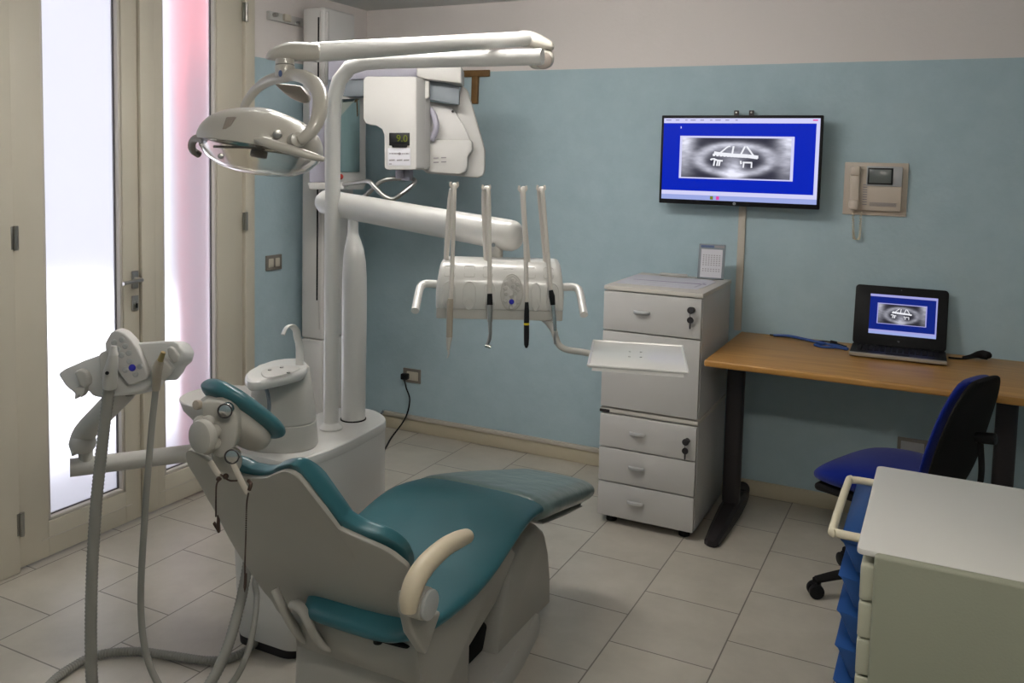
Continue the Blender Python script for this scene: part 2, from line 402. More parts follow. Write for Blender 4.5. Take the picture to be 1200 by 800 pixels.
# french door ---------------------------------------------------------
fr = MB()
fr.box((XL+.0, (DY0+2.062)/2, ZC/2), (.07, 2.062-DY0, ZC-.002), .006)
fr.box((XL+.0, (3.245+DY1)/2+.003, ZC/2), (.07, DY1-3.245+.006, ZC-.002), .006)
fr.box((XL+.0, (DY0+DY1)/2, ZC-.02), (.068, DY1-DY0, .036), .004)
tr = struct(fr.build('trim_2', 'frame_cream'))
def leaf(name, y0, y1, g0, g1, hinge_y, cover=None):
    X = XL-.008; z0, z1 = .012, 2.40; gz0, gz1 = .15, 2.335
    m = MB()
    m.box((X, (y0+g0)/2, (z0+z1)/2), (.056, g0-y0, z1-z0), .004)
    m.box((X, (y1+g1)/2, (z0+z1)/2), (.056, y1-g1, z1-z0), .004)
    m.box((X, (g0+g1)/2, (z0+gz0)/2), (.055, g1-g0+.002, gz0-z0), .003)
    m.box((X, (g0+g1)/2, (gz1+z1)/2), (.055, g1-g0+.002, z1-gz1), .003)
    if cover: m.box((X+.036, cover, (z0+z1)/2+.01), (.022, .075, z1-z0-.02), .007)
    o = struct(m.build(name, 'frame_cream'))
    bd = MB()      # glazing bead round the pane
    for yy in (g0+.007, g1-.007): bd.box((X+.004, yy, (gz0+gz1)/2), (.036, .014, gz1-gz0), .004)
    for zz in (gz0+.007, gz1-.007): bd.box((X+.004, (g0+g1)/2, zz), (.036, g1-g0, .014), .004)
    bd.build('glazing_bead', 'bead', o)
    gk = MB()
    for yy in (g0+.016, g1-.016): gk.box((X-.004, yy, (gz0+gz1)/2), (.012, .004, gz1-gz0-.03))
    for zz in (gz0+.016, gz1-.016): gk.box((X-.004, (g0+g1)/2, zz), (.012, g1-g0-.03, .004))
    gk.build('gasket', 'gasket', o)
    MB().box((X-.006, (g0+g1)/2, (gz0+gz1)/2), (.006, g1-g0-.01, gz1-gz0-.01)).build('glass_pane', 'glass', o)
    rl = MB().box((X+.0285, (g0+g1)/2, .085), (.003, g1-g0+.06, .004)); rl.build('rail_groove', 'bead', o)
    for hz in (.19, 1.27, 2.27):
        h = MB(); h.cyl((XL+.042, hinge_y, hz-.045), (XL+.042, hinge_y, hz+.045), .008, 12); h.box((XL+.034, hinge_y, hz), (.006, .03, .085), .001)
        h.build('hinge', 'hinge', o)
    return o
d1 = leaf('door_1', 2.066, 2.628, 2.190, 2.548, 2.064)
d2 = leaf('door_2', 2.631, 3.241, 2.757, 3.078, 3.243, cover=2.664)
hd = MB(); X = XL+.02
hd.box((X+.006, 2.600, 1.055), (.010, .032, .075), .004); hd.box((X+.006, 2.600, .955), (.010, .032, .065), .004)
hd.tube([(X, 2.600, 1.058), (X+.03, 2.600, 1.058), (X+.052, 2.596, 1.058), (X+.056, 2.575, 1.058), (X+.056, 2.50, 1.053)], [.009,.009,.009,.009,.008], 12, smooth=4)
hd.cyl((X+.01, 2.600, .955), (X+.016, 2.600, .955), .009, 16)
h = hd.build('door_handle', 'steel', d1); h['label'] = 'satin metal lever handle with keyhole plate'
MB().box((X+.0165, 2.600, .945), (.003, .006, .02)).build('keyhole', 'black', d1)
# outside: pavement, pale rendered wall, red pillar close to the second pane
struct(MB().box((-6.2, 2.6, -.07), (6.0, 9, .1)).build('ground_outside', 'out_white'))
ow = MB().box((-3.53, 3.375, 1.6), (.08, .17, 3.3)).build('pillar_outside', 'out_red')
ow.name = 'outside_pillar'; center_origin(ow); tag(ow, 'red painted pillar outside, a blurred pink band through the right door pane', 'pillar')
ow2 = MB().box((-5.0, 6.4, 1.7), (3.4, .2, 3.5)).build('outside_wall', 'out_white'); struct(ow2); ow2.name = 'wall_outside'

# ============================================================ WALL THINGS
# tau cross
c = thing('wooden_cross', (-2.354, YB, 1.895), 'small brown wooden T-shaped cross hanging high on the blue wall', 'cross')
MB().box((-2.354, YB-.010, 2.062), (.170, .018, .036), .004).build('crossbar', 'crosswood', c)
MB().prism([(-2.374, YB-.004, 2.046), (-2.334, YB-.004, 2.046), (-2.337, YB-.004, 1.897), (-2.375, YB-.004, 1.897)], (0,-.02,0), .003).build('upright', 'crosswood', c)

# monitor on the wall --------------------------------------------------
def screen(parent, frame, W, H, dim=False, prefix=''):
    """frame(u,v,d): u,v in 0..1 over the lit area (v up), d = mm towards viewer"""
    white, blue, xr = ('laptop_white','laptop_blue','xray_dim') if dim else ('screen_white','screen_blue','xray')
    def q(u0, v0, u1, v1, d, m, name, uv=False, par=None):
        return MB().quad(frame(u0,v0,d), frame(u1,v0,d), frame(u1,v1,d), frame(u0,v1,d), uv).build(name, m, par or parent, recalc=False)
    s = q(0,0,1,1,.3,white,'lit_screen')
    q(0,.11,.978,.94,.6,blue,'desktop_picture', par=s)
    q(0,0,1,.06,.6,'taskbar','task_bar', par=s)
    q(.115,.262,.85,.785,.9,white,'picture_border', par=s)
    q(.130,.278,.832,.762,1.2,xr,'xray_image',True, par=s)
    im = MB()
    def P(u, v): return frame(.130+u*.702, .278+v*.484, 1.5)
    def strip(pts, w):
        for (a, b2) in zip(pts, pts[1:]):
            a, b2 = Vector((*a, 0)), Vector((*b2, 0)); d = Vector(((b2-a).x*W, (b2-a).y*H, 0)).normalized(); n = Vector((-d.y/W, d.x/H, 0))*w/2
            im.quad(P(*(a-n).xy), P(*(b2-n).xy), P(*(b2+n).xy), P(*(a+n).xy))
    strip([(.305,.62), (.36,.60), (.50,.57), (.62,.56), (.71,.53)], .048*W)
    for k in range(13): u = .305+k*.033; strip([(u,.605-.10*(u-.3)), (u+.002,.545-.10*(u-.3))], .022*W)
    for a, b2 in (((.36,.62),(.435,.79)), ((.475,.60),(.485,.80)), ((.435,.79),(.455,.80)), ((.555,.60),(.59,.80)), ((.67,.57),(.605,.80))): strip([a, b2], .016*W)
    strip([(.275,.45),(.30,.48),(.34,.44),(.39,.43)], .022*W)
    for u in (.315,.345,.365): strip([(u,.44),(u-.008,.30)], .015*W)
    strip([(.575,.40),(.66,.40)], .020*W); strip([(.585,.40),(.58,.27)], .013*W); strip([(.655,.40),(.655,.27)], .013*W); strip([(.555,.44),(.56,.36)], .016*W)
    im.build('implant_shapes', 'implant', s, recalc=False)
    return s, q
t = thing('wall_monitor', (-.897, YB, 1.405), 'flat black monitor on the blue wall showing a dental x-ray on deep blue', 'monitor')
ty0, ty1 = 4.155, 4.185
tl, tR, tb, tt = -1.265, -.521, 1.405, 1.828
MB().box(((tl+tR)/2, ty0+.012, (tb+tt)/2), (tR-tl, .024, tt-tb), .004).build('bezel', 'black', t)
MB().box(((tl+tR)/2, ty0+.036, (tb+tt)/2-.01), (.60, .03, .30), .01).build('rear_housing', 'soft_black', t)
br = MB()
for xx in (-.925, -.855): br.box((xx, YB-.035, 1.70), (.022, .012, .31), .002); br.box((xx, YB-.018, 1.62), (.02, .036, .03))
br.box((-.89, YB-.006, 1.70), (.25, .012, .12), .002)
br.build('wall_bracket', 'dark_metal', t)
for xx in (-.925, -.855): MB().cyl((xx, YB-.043, 1.845), (xx, YB-.040, 1.845), .004, 10).build('bracket_screw', 'steel', t)
fw, fh = (tR-tl)-.024, (tt-tb)-.036
fx0, fz0 = tl+.012, tb+.022
sc_, q_ = screen(t, lambda u, v, d: (fx0+u*fw, ty0-d*.0004-.0002, fz0+v*fh), fw, fh)
for (u, m_) in ((.33, 'led'), (.37, 'magenta')): q_(u, .010, u+.020, .052, 1.2, m_, 'icon', par=sc_)
for k in range(9): q_(.015+k*.055+.01*(k % 3), .972, .05+k*.055, .982, .9, 'menu_text', 'menu_text', par=sc_)
q_(.955, .970, .985, .985, .9, 'magenta', 'close_button', par=sc_); q_(.115, .875, .122, .90, 1.2, 'screen_white', 'cursor', par=sc_)
MB().cyl((-.90, ty0-.0005, tb+.011), (-.90, ty0-.0015, tb+.011), .0068, 24).build('maker_badge', 'logo_grey', t)
text_mesh('hp', .0085, Matrix.Translation((-.90, ty0-.0018, tb+.0112)) @ Matrix.Rotation(PI/2, 4, 'X') @ Matrix.Shear('XZ', 4, (0.2, 0)) if False else Matrix.Translation((-.90, ty0-.0018, tb+.0112)) @ Matrix.Rotation(PI/2, 4, 'X'), 'black', 'badge_lettering', t)
c = MB().box((-.882, YB-.008, (1.40+.80)/2), (.034, .014, .60), .003).build('cable_trunking', 'trunking'); center_origin(c)
tag(c, 'cream vertical cable trunking between wall monitor and desk', 'trunking')

# intercom --------------------------------------------------------------
i0, i1, j0, j1 = -.432, -.166, 1.385, 1.622
t = thing('door_intercom', ((i0+i1)/2, YB, j0), 'beige video intercom with handset on the blue wall right of monitor', 'intercom')
MB().box(((i0+i1)/2, YB-.006, (j0+j1)/2), (i1-i0, .012, j1-j0), .004).build('back_plate', 'intercom', t)
MB().box((-.290, YB-.025, 1.505), (.205, .03, .195), .005).build('body', 'intercom', t)
MB().box((-.262, YB-.043, 1.562), (.146, .008, .088), .002).build('display_housing', 'intercom_grey', t)
MB().box((-.278, YB-.049, 1.562), (.104, .006, .074), .002).build('display_frame', 'black', t)
MB().box((-.278, YB-.0525, 1.562), (.090, .002, .060), .001).build('display', 'crt', t)
g = MB()
for k in range(9): g.box((-.338, YB-.041, 1.435+k*.011), (.018, .002, .004))
for k in range(5): g.box((-.262, YB-.041, 1.430+k*.0035), (.11, .002, .0015))
g.build('speaker_grille', 'print_grey', t)
hs = MB(); hs.prism([(-.402, YB-.042, 1.412), (-.361, YB-.042, 1.412), (-.361, YB-.042, 1.606), (-.402, YB-.042, 1.606)], (0,-.022,0), .006)
hs.box((-.3815, YB-.052, 1.585), (.042, .05, .042), .008); hs.box((-.3815, YB-.052, 1.432), (.042, .05, .042), .008)
hs.build('handset', 'intercom', t)
pts = []
for k in range(260):
    u = k/259; a = u*2*PI*34
    cx_ = lerp(-.385, -.352, u)+ (0); cz = 1.40-.125*math.sin(u*PI)**.8
    cx_ += .012*math.sin(u*PI)*(1 if u > .5 else -.3)
    pts.append((cx_+.0045*math.cos(a), YB-.022+.0045*math.sin(a), cz))
MB().tube(pts, .0019, 6).build('coiled_cord', 'cart_handle', t)

# light switch on left wall
t = thing('light_switch', (XL, 3.475, .99), 'grey framed light switch on the blue wall beside the door', 'switch')
MB().box((XL+.005, 3.478, 1.043), (.010, .115, .078), .003).build('switch_plate', 'plate_grey', t)
sw = MB()
sw.box((XL+.011, 3.452, 1.043), (.006, .034, .045), .002); sw.box((XL+.011, 3.500, 1.043), (.006, .030, .045), .002)
sw.build('rocker', 'socket_cream', t)
# power outlet + plug
t = thing('wall_outlet', (-2.745, YB, .29), 'grey framed power outlet on the blue wall near the corner', 'outlet')
MB().box((-2.742, YB-.005, .330), (.120, .010, .082), .003).build('outlet_plate', 'plate_grey', t)
MB().box((-2.735, YB-.012, .330), (.076, .006, .05), .002).build('socket_insert', 'socket_cream', t)
t = thing('mains_lead', (-2.77, YB, 0), 'black plug and cord dropping from the outlet to the floor', 'cord')
MB().box((-2.772, YB-.034, .328), (.042, .038, .036), .007).build('plug', 'black', t)
E_ = [(-2.765, YB-.05, .315), (-2.745, YB-.06, .27), (-2.72, YB-.06, .20), (-2.73, YB-.09, .10), (-2.75, YB-.2, .012), (-2.66, 3.85, .006), (-2.58, 3.55, .006), (-2.35, 3.1, .006), (-2.05, 2.75, .006)]
MB().tube(E_, .0045, 8, smooth=8).build('cable', 'black', t)
c = MB().tube([(-2.93, YB-.02, .10), (-2.95, YB-.05, .06), (-2.98, 4.05, .008), (-2.98, 3.7, .006), (-2.72, 3.2, .006), (-2.2, 2.8, .006)], .005, 8, smooth=8).build('floor_cable', 'slate_grey')
center_origin(c); tag(c, 'short grey cable leaving the skirting near the room corner', 'cable')
t = thing('wall_outlet', (-.09, YB, .32), 'grey wide outlet plate low on the wall under the desk', 'outlet')
MB().box((-.085, YB-.005, .355), (.125, .010, .078), .003).build('outlet_plate', 'plate_grey', t)
MB().box((-.085, YB-.012, .355), (.095, .006, .048), .002).build('socket_insert', 'intercom_grey', t)

# ============================================================ STACKED DRAWER CABINETS
cx0, cx1, cy0, cy1 = -1.325, -.893, 3.60, 4.12
def cabinet(z0, z1, label, fronts, lock_z, feet=False, top=True):
    t = thing('drawer_cabinet', ((cx0+cx1)/2, (cy0+cy1)/2, z0 if not feet else 0), label, 'cabinet', 'white drawer cabinets by the desk')
    m = MB().box(((cx0+cx1)/2, (cy0+cy1)/2+.01, (z0+z1)/2), (cx1-cx0, cy1-cy0-.02, z1-z0-.002), .002); m.build('carcass', 'cab_white', t)
    MB().box(((cx0+cx1)/2, (cy0+cy1)/2, z1-.0095), (cx1-cx0+.006, cy1-cy0+.006, .019), .003).build('top_panel', 'cab_edge', t)
    for (a, b_, kind) in fronts:
        d = MB().box(((cx0+cx1)/2, cy0-.001, (a+b_)/2), (cx1-cx0-.002, .018, b_-a-.004), .002).build('drawer', 'cab_white', t)
        if kind:
            hz = (a+b_)/2+.012
            h = MB()
            h.prism([(-1.150+.037*math.cos(PI*k/10), cy0-.012-.020*math.sin(PI*k/10), hz) for k in range(11)][::-1], (0,0,-.012), .002)
            h.build('handle', 'satin', d)
    k = MB(); k.cyl((-.930, cy0-.009, lock_z), (-.930, cy0-.016, lock_z), .012, 20); k.build('lock', 'chrome', t)
    k = MB(); k.box((-.930, cy0-.030, lock_z), (.014, .028, .004), .001, mtx=None)
    k.cyl((-.930, cy0-.046, lock_z+.002), (-.930, cy0-.042, lock_z+.002), .0145, 18)
    k.tube([(-.930, cy0-.044, lock_z-.008), (-.934, cy0-.04, lock_z-.02), (-.934, cy0-.03, lock_z-.034)], .001, 6, smooth=3)
    k.cyl((-.935, cy0-.028, lock_z-.042), (-.935, cy0-.023, lock_z-.042), .0135, 18); k.box((-.935, cy0-.0255, lock_z-.066), (.006, .002, .026))
    k.build('key', 'dark_metal', t)
    return t
lo = cabinet(.035, .520, 'lower white drawer cabinet with three drawers, standing on the tiles beside the desk',
        [(.037, .192, 1), (.194, .346, 1), (.348, .497, 1)], .435, feet=True)
for xx in (cx0+.05, cx1-.05):
    for yy in (cy0+.045, cy1-.05): MB().cyl((xx, yy, 0), (xx, yy, .036), .024, 16, bev=.004).build('foot', 'soft_black', lo)
MB().box((cx0+.02, cy0-.008, .508), (.045, .008, .012), .002).build('hinge_clip', 'dark_metal', lo)
up_ = cabinet(.522, 1.062, 'upper white drawer cabinet with one shallow drawer, stacked on the lower cabinet',
        [(.526, .866, 0), (.868, 1.040, 1)], .992)
# papers, pen, calendar on the cabinet
def sheet(x, y, z, w_, h_, rz, m='paper'):
    return MB().box((x, y, z), (w_, h_, .0012), mtx=None, rz=rz)
s1 = sheet(-1.13, 3.86, 1.0632, .37, .34, .03).build('paper_sheet', 'paper'); center_origin(s1); tag(s1, 'large pale sheet lying flat on the cabinet top', 'paper')
t = thing('leaflet', (-1.10, 3.82, 1.0642), 'pale leaflet with a purple printed band, on the sheet atop the cabinet', 'leaflet')
sheet(-1.08, 3.86, 1.0648, .30, .24, -.03).build('page', 'paper', t)
b0, b1 = onz(742,327.0,1.0656), onz(827,333.5,1.0656)
MB().quad(b0, b1, b1+Vector((0,.016,0)), b0+Vector((0,.007,0))).build('printed_band', 'purple', t)
MB().box((-.962, 3.82, 1.0656), (.010, .15, .0006), rz=-.03).build('printed_band', 'lilac_grey', t)
c = MB().box((-1.155, 4.075, 1.069), (.13, .03, .011), .004, rz=.1).build('pen_case', 'opg_white'); center_origin(c); tag(c, 'slim white case lying beside the desk calendar', 'case')
t = thing('desk_calendar', (-.975, 4.06, 1.062), 'small grey framed desk calendar leaning upright on the cabinet top', 'calendar', rz=.12)
TM = WM[t.name] @ Matrix.Rotation(math.radians(-12), 4, 'X') @ Matrix.Diagonal((1.22,1,1.08,1))
MB().box((0, 0, .078), (.100, .006, .152), .003, mtx=TM).build('backing', 'slate_grey', t)
MB().box((0, -.004, .070), (.080, .001, .122), mtx=TM).build('page', 'paper', t)
MB().box((-.018, -.0042, .143), (.050, .001, .010), mtx=TM).build('header_band', 'badge_blue', t); MB().box((.028, -.0042, .143), (.034, .001, .008), mtx=TM).build('header_print', 'print_grey', t)
g = MB()
for r_ in range(6):
    for c_ in range(7): g.box((-.030+c_*.010, -.0048, .105-r_*.0085), (.005, .0004, .0035), mtx=TM)
for r_ in range(2):
    for c_ in range(7): g.box((-.030+c_*.010, -.0048, .045-r_*.0085), (.005, .0004, .0035), mtx=TM)
g.build('date_print', 'print_grey', t)
MB().prism([TM @ Vector(p) for p in ((-.03,.003,.12), (.03,.003,.12), (.03,.003,.09), (-.03,.003,.09))], TM.to_3x3() @ Vector((0,.004,0))).build('easel_hinge', 'slate_grey', t)
lg = MB(); lg.prism([WM[t.name] @ Vector(p) for p in ((-.02,.026,.105), (.02,.026,.105), (.026,.075,.001), (-.026,.075,.001))], (0,.003,.001)); lg.build('easel_leg', 'slate_grey', t)

# ============================================================ DESK
t = thing('desk', (-.15, 3.9, 0), 'cherry-wood desk with dark steel T-legs against the blue wall', 'desk')
dx0, dx1, dy0, dy1 = -.862, .56, 3.535, 4.245
MB().box(((dx0+dx1)/2, (dy0+dy1)/2, .786), (dx1-dx0, dy1-dy0, .028), .008, 3).build('desktop', 'wood', t)
for lx in (-.812, .253):
    l = MB(); l.box((lx, 3.945, .41), (.078, .06, .70), .02, 3); l.box((lx, 3.9, .762), (.05, .56, .02), .003)
    l.build('leg_column', 'dark_metal', t)
    f = MB()
    f.loft([[(lx+sx*w_, y, z) for sx, z in ((-1, .006), (1, .006), (1, h_), (.6, h_+.012), (-.6, h_+.012), (-1, h_))] for (y, w_, h_) in
            ((3.575, .014, .016), (3.59, .030, .022), (3.70, .037, .034), (3.90, .042, .058), (3.99, .042, .058), (4.12, .038, .04), (4.215, .030, .03), (4.225, .016, .022))])
    f.cyl((lx, 3.605, 0), (lx, 3.605, .012), .024, 16); f.cyl((lx, 4.20, 0), (lx, 4.20, .012), .022, 16)
    f.ball((lx, 4.20, .045), .035, (1,.8,1))
    f.build('foot', 'dark_metal', t)
MB().box((-.28, 4.03, .70), (1.0, .02, .06), .003).build('crossbeam', 'dark_metal', t)

# laptop ------------------------------------------------------------------
t = thing('laptop', (-.16, 4.06, .80), 'open black laptop on the desk repeating the x-ray picture', 'laptop', rz=.03)
W_ = WM[t.name]
MB().box((0, 0, .011), (.375, .235, .014), .004, mtx=W_).build('base', 'black', t)
MB().box((0, -.105, .0125), (.375, .028, .013), .003, mtx=W_).build('front_edge', 'scaler', t)
kb = MB()
for r_ in range(5):
    for c_ in range(14): kb.box((-.155+c_*.0235, -.02+r_*.021, .0190), (.019, .017, .003), .001, seg=1, mtx=W_)
kb.box((0, -.072, .0185), (.09, .045, .001), mtx=W_)
kb.build('keyboard', 'soft_black', t)
LT = W_ @ Matrix.Translation((0, .110, .016)) @ Matrix.Rotation(math.radians(-13), 4, 'X')
ld = MB(); ld.prism([LT @ Vector((x, 0, z)) for x, z in rrect(0, .133, .377, .266, .016)], LT.to_3x3() @ Vector((0,.011,0)), .002); ld.build('lid', 'black', t)
s_, _ = screen(t, lambda u, v, d: LT @ Vector((-.125+u*.272, -d*.0004-.0004, .052+v*.176)), .272, .176, dim=True)
text_mesh('hp', .009, LT @ Matrix.Translation((.0, -.001, .026)) @ Matrix.Rotation(PI/2, 4, 'X'), 'logo_grey', 'badge', t)
MB().ball(LT @ Vector((0, -.0005, .252)), .0025).build('webcam', 'crt', t)
c = MB(); c.tube([(-.70, 4.20, .806), (-.63, 4.19, .812), (-.55, 4.15, .812), (-.46, 4.13, .806), (-.41, 4.11, .806), (-.36, 4.06, .807)], .0062, 8, smooth=8)
c.tube([(-.46, 4.13, .806), (-.50, 4.08, .806), (-.46, 4.05, .806), (-.40, 4.07, .806), (-.36, 4.05, .807)], .006, 8, smooth=8)
c = c.build('video_cable', 'cable_blue'); center_origin(c); tag(c, 'blue cable curling on the desk left of the laptop', 'cable')
t = thing('charger_cable', (-.5, 4.1, .80), 'black cable on the desk joining the blue cable at laptop left side', 'cable')
MB().tube([(-.72, 4.215, .804), (-.60, 4.215, .804), (-.52, 4.17, .804), (-.45, 4.145, .814), (-.37, 4.115, .806)], .0035, 8, smooth=8).build('cable', 'black', t)
MB().tube([(-.44, 4.140, .815), (-.415, 4.130, .814)], [.008,.008], 10).build('ferrite', 'black', t)
t = thing('power_plug', (.12, 4.17, .80), 'black plug and cord lying on the desk right of the laptop', 'plug')
MB().tube([(.035, 4.12, .806), (.07, 4.13, .804), (.10, 4.145, .804), (.13, 4.16, .81), (.16, 4.17, .816)], .004, 8, smooth=6).build('cord', 'black', t)
MB().tube([(.09, 4.15, .806), (.12, 4.165, .812), (.145, 4.175, .82), (.165, 4.18, .822), (.185, 4.175, .82), (.19, 4.17, .815)], [.006,.009,.015,.02,.018,.008], 12, smooth=3).build('plug_body', 'soft_black', t)

# ============================================================ OFFICE CHAIR
t = office = thing('office_chair', (-.10, 3.47, 0), 'blue fabric swivel office chair with black back shell at the desk', 'chair')
CXo, CYo = -.10, 3.47
st = MB()
for k in range(5):
    a = math.radians(228+72*k); d = Vector((math.cos(a), math.sin(a), 0)); c0 = Vector((CXo, CYo, 0))
    p = c0+d*.29
    leg = MB(); leg.tube([c0+Vector((0,0,.115)), c0+d*.10+Vector((0,0,.112)), c0+d*.22+Vector((0,0,.085)), p+Vector((0,0,.066))], [.028,.026,.021,.017], 12, smooth=4, flat=.75)
    leg.cyl(p+Vector((0,0,.045)), p+Vector((0,0,.072)), .012, 12)
    l = leg.build('leg', 'soft_black', t)
    n = Vector((-d.y, d.x, 0)); cw = MB()
    for s_ in (-1, 1): cw.cyl(p+Vector((0,0,.0275))+n*(s_*.006), p+Vector((0,0,.0275))+n*(s_*.026), .0275, 20, bev=.004)
    cw.cyl(p+Vector((0,0,.0275))-n*.007, p+Vector((0,0,.0275))+n*.007, .012, 12); cw.box(p+Vector((0,0,.052)), (.03,.03,.014), .005)
    cw.build('caster', 'black', l)
MB().cyl((CXo, CYo, .09), (CXo, CYo, .16), .032, 20, bev=.004).build('hub', 'soft_black', t)
MB().cyl((CXo, CYo, .15), (CXo, CYo, .40), .018, 16).build('gas_column', 'dark_metal', t)
# seat: front towards -X
rings = []
for i in range(23):
    e = -math.cos(PI*i/22); u = (e+1)/2; x = lerp(-.385, .07, u)
    hw = max(.05, .225*(1-abs(e)**3.4)**.32)
    top = .478+.055*math.sin(min(1, u*1.5)*PI*.55)-(.030*(1-u*4)**2 if u < .25 else 0)-(.018*(u-.6)/.4 if u > .6 else 0)
    bot = .415; mid = (top+bot)/2; hh = (top-bot)/2*max(.25, (1-abs(e)**9)**.5)
    rings.append([(x, CYo+hw*math.cos(a)*(abs(math.cos(a)))**-.40, mid+hh*math.sin(a)*(abs(math.sin(a)))**-.2) for a in [2*PI*(k+.5)/28 for k in range(28)]])
MB().loft(rings).build('seat', 'blue_cloth', t, angle=180)
MB().box((-.16, CYo, .405), (.36, .38, .03), .014, 3).build('seat_pan', 'soft_black', t)
# backrest: panel facing -X, leaning back
def oval(cx_, z, hw, thick, th):
    return [(cx_+thick*math.sin(a), CYo+hw*math.cos(a)*(abs(math.cos(a))+1e-6)**-.3, z) for a in [2*PI*(k+.5)/28 for k in range(28)]]
def back_rows(off, th, grow):
    rows = []
    for i in range(14):
        u = i/13; z = lerp(.47-grow, .895+grow, u)
        hw = (.205-.03*u)*(1-(2*abs(u-.5))**3.5*.42)+grow
        bow = .05*(1-((u-.45)/.6)**2)
        rows.append(oval(.055+u*.105-bow*.2+off, z, hw, th, 0))
    return rows
MB().loft(back_rows(-.020, .022, 0)).build('back_cushion', 'blue_cloth', t, subsurf=1, angle=80)
MB().loft(back_rows(.012, .018, .004)).build('back_shell', 'soft_black', t, subsurf=1, angle=80)
MB().tube([(-.05, CYo, .40), (.06, CYo, .40), (.15, CYo, .44), (.175, CYo, .55), (.165, CYo, .68)], .017, 12, smooth=5, flat=.5).build('back_bar', 'soft_black', t)
MB().cyl((.15, CYo, .685), (.215, CYo, .695), .020, 18, bev=.004).build('adjust_knob', 'black', t)

office.rotation_euler.z = math.radians(-24)
# ============================================================ MOBILE CART
t = thing('mobile_cart', (.15, 2.06, 0), 'cream dental drawer cart with white top and blue bins at bottom right', 'cart')
kx0, kx1, ky0, ky1, kz = -.100, .42, 1.70, 2.21, .895
MB().prism([(x, y, kz-.010) for x, y in rrect((kx0+kx1)/2-.008, (ky0+ky1)/2+.006, kx1-kx0+.018, ky1-ky0+.0, .012)], (0,0,.012), .003, 2).build('top_tray', 'cart_top', t)
MB().box(((kx0+kx1)/2+.006, ky0-.006, (kz+.004+.07)/2), (kx1-kx0-.018, .020, kz+.004-.07), .007, 3).build('side_panel', 'cart_side', t)
MB().box(((kx0+kx1)/2+.012, ky1-.004, (kz-.016+.07)/2), (kx1-kx0-.018, .020, kz-.02-.07), .007, 3).build('side_panel', 'cart_side', t)
MB().box(((kx0+kx1)/2+.02, ky1+.012, kz-.018), (kx1-kx0-.06, .014, .03), .005, 3).build('rear_rail', 'cart_front', t)
MB().box(((kx0+kx1)/2+.03, (ky0+ky1)/2, (kz-.02+.07)/2), (kx1-kx0-.08, ky1-ky0-.05, kz-.03-.07), .003).build('carcass', 'cart_front', t)
zz = kz-.026
for k, hgt in enumerate((.072, .072, .072, .072, .072, .072, .11, .11, .13)):
    z1_ = zz-.003; z0_ = zz-hgt
    d = MB().box((kx0+.006, ky0+.22, (z0_+z1_)/2), (.030, .42, z1_-z0_), .005, 3).build('drawer', 'cart_front', t)
    bn = MB()
    bz0, bz1 = z0_+.012, z1_-.004
    bn.prism([(kx0-.010, ky0+.10, bz0), (kx0-.022, ky0+.10, bz0), (kx0-.048, ky0+.10, bz1), (kx0-.056, ky0+.10, bz1+.006), (kx0-.010, ky0+.10, bz1)], (0,.37,0), .004)
    b_ = bn.build('blue_bin', 'blue_bin', d); b_['label'] = 'blue translucent pull-out bin lip'
    zz -= hgt
hz = kz-.012
MB().tube([(kx0+.01, ky0+.09, hz), (kx0-.045, ky0+.09, hz), (kx0-.064, ky0+.095, hz), (kx0-.07, ky0+.115, hz), (kx0-.07, ky0+.40, hz), (kx0-.064, ky0+.42, hz), (kx0-.045, ky0+.425, hz), (kx0+.01, ky0+.425, hz)], .0085, 12, smooth=4).build('handle', 'cart_handle', t)
for xx in (kx0+.06, kx1-.06):
    for yy in (ky0+.06, ky1-.06):
        cw = MB(); cw.cyl((xx-.012, yy, .033), (xx+.012, yy, .033), .033, 20, bev=.003); cw.cyl((xx, yy, .03), (xx, yy, .075), .012, 12); cw.build('caster', 'soft_black', t)
# ============================================================ DENTAL STUFF
R_ = Vector((.8953, .4459, 0)); B_ = Vector((-.4459, .8953, 0)); U_ = Vector((0, 0, 1))
def PX(pts, d): return [at(x, y, d) for x, y in pts]
def fl3(v): return Vector(v)

# ------------------------------------------------------------ panoramic x-ray machine in the corner
t = thing('panoramic_xray_machine', (-2.93, 3.72, 0), 'white column-mounted panoramic x-ray machine standing in the far left corner', 'x-ray machine')
m = MB(); m.box((-2.93, 3.72, .32), (.145, .265, .64), .012); m.box((-2.93, 3.72, 1.492), (.14, .26, 1.70), .014, 3)
m.build('column', 'opg_column', t)
MB().box((-2.93, 3.74, .02), (.19, .40, .04), .01).build('floor_plate', 'opg_white', t)
m = MB(); m.cyl((-2.878, 3.596, .70), (-2.878, 3.596, 2.32), .010, 12); m.cyl((-2.858, 3.610, .70), (-2.858, 3.610, 2.32), .010, 12); m.build('guide_rails', 'opg_white', t)
MB().box((-2.894, 3.589, 1.57), (.007, .006, 1.44)).build('cable_slot', 'black', t)
m = MB(); m.box((XL+.012, 3.56, 2.285), (.022, .27, .042), .003); m.build('wall_bracket', 'opg_white', t)
m = MB(); m.cyl((XL+.02, 3.455, 2.29), (XL+.045, 3.455, 2.29), .011, 16); m.cyl((XL+.02, 3.63, 2.275), (XL+.04, 3.63, 2.275), .008, 16); m.build('bracket_bolts', 'steel', t)
MB().box((XL+.03, 3.545, 2.288), (.02, .05, .036), .006).build('bracket_clamp', 'socket_cream', t)
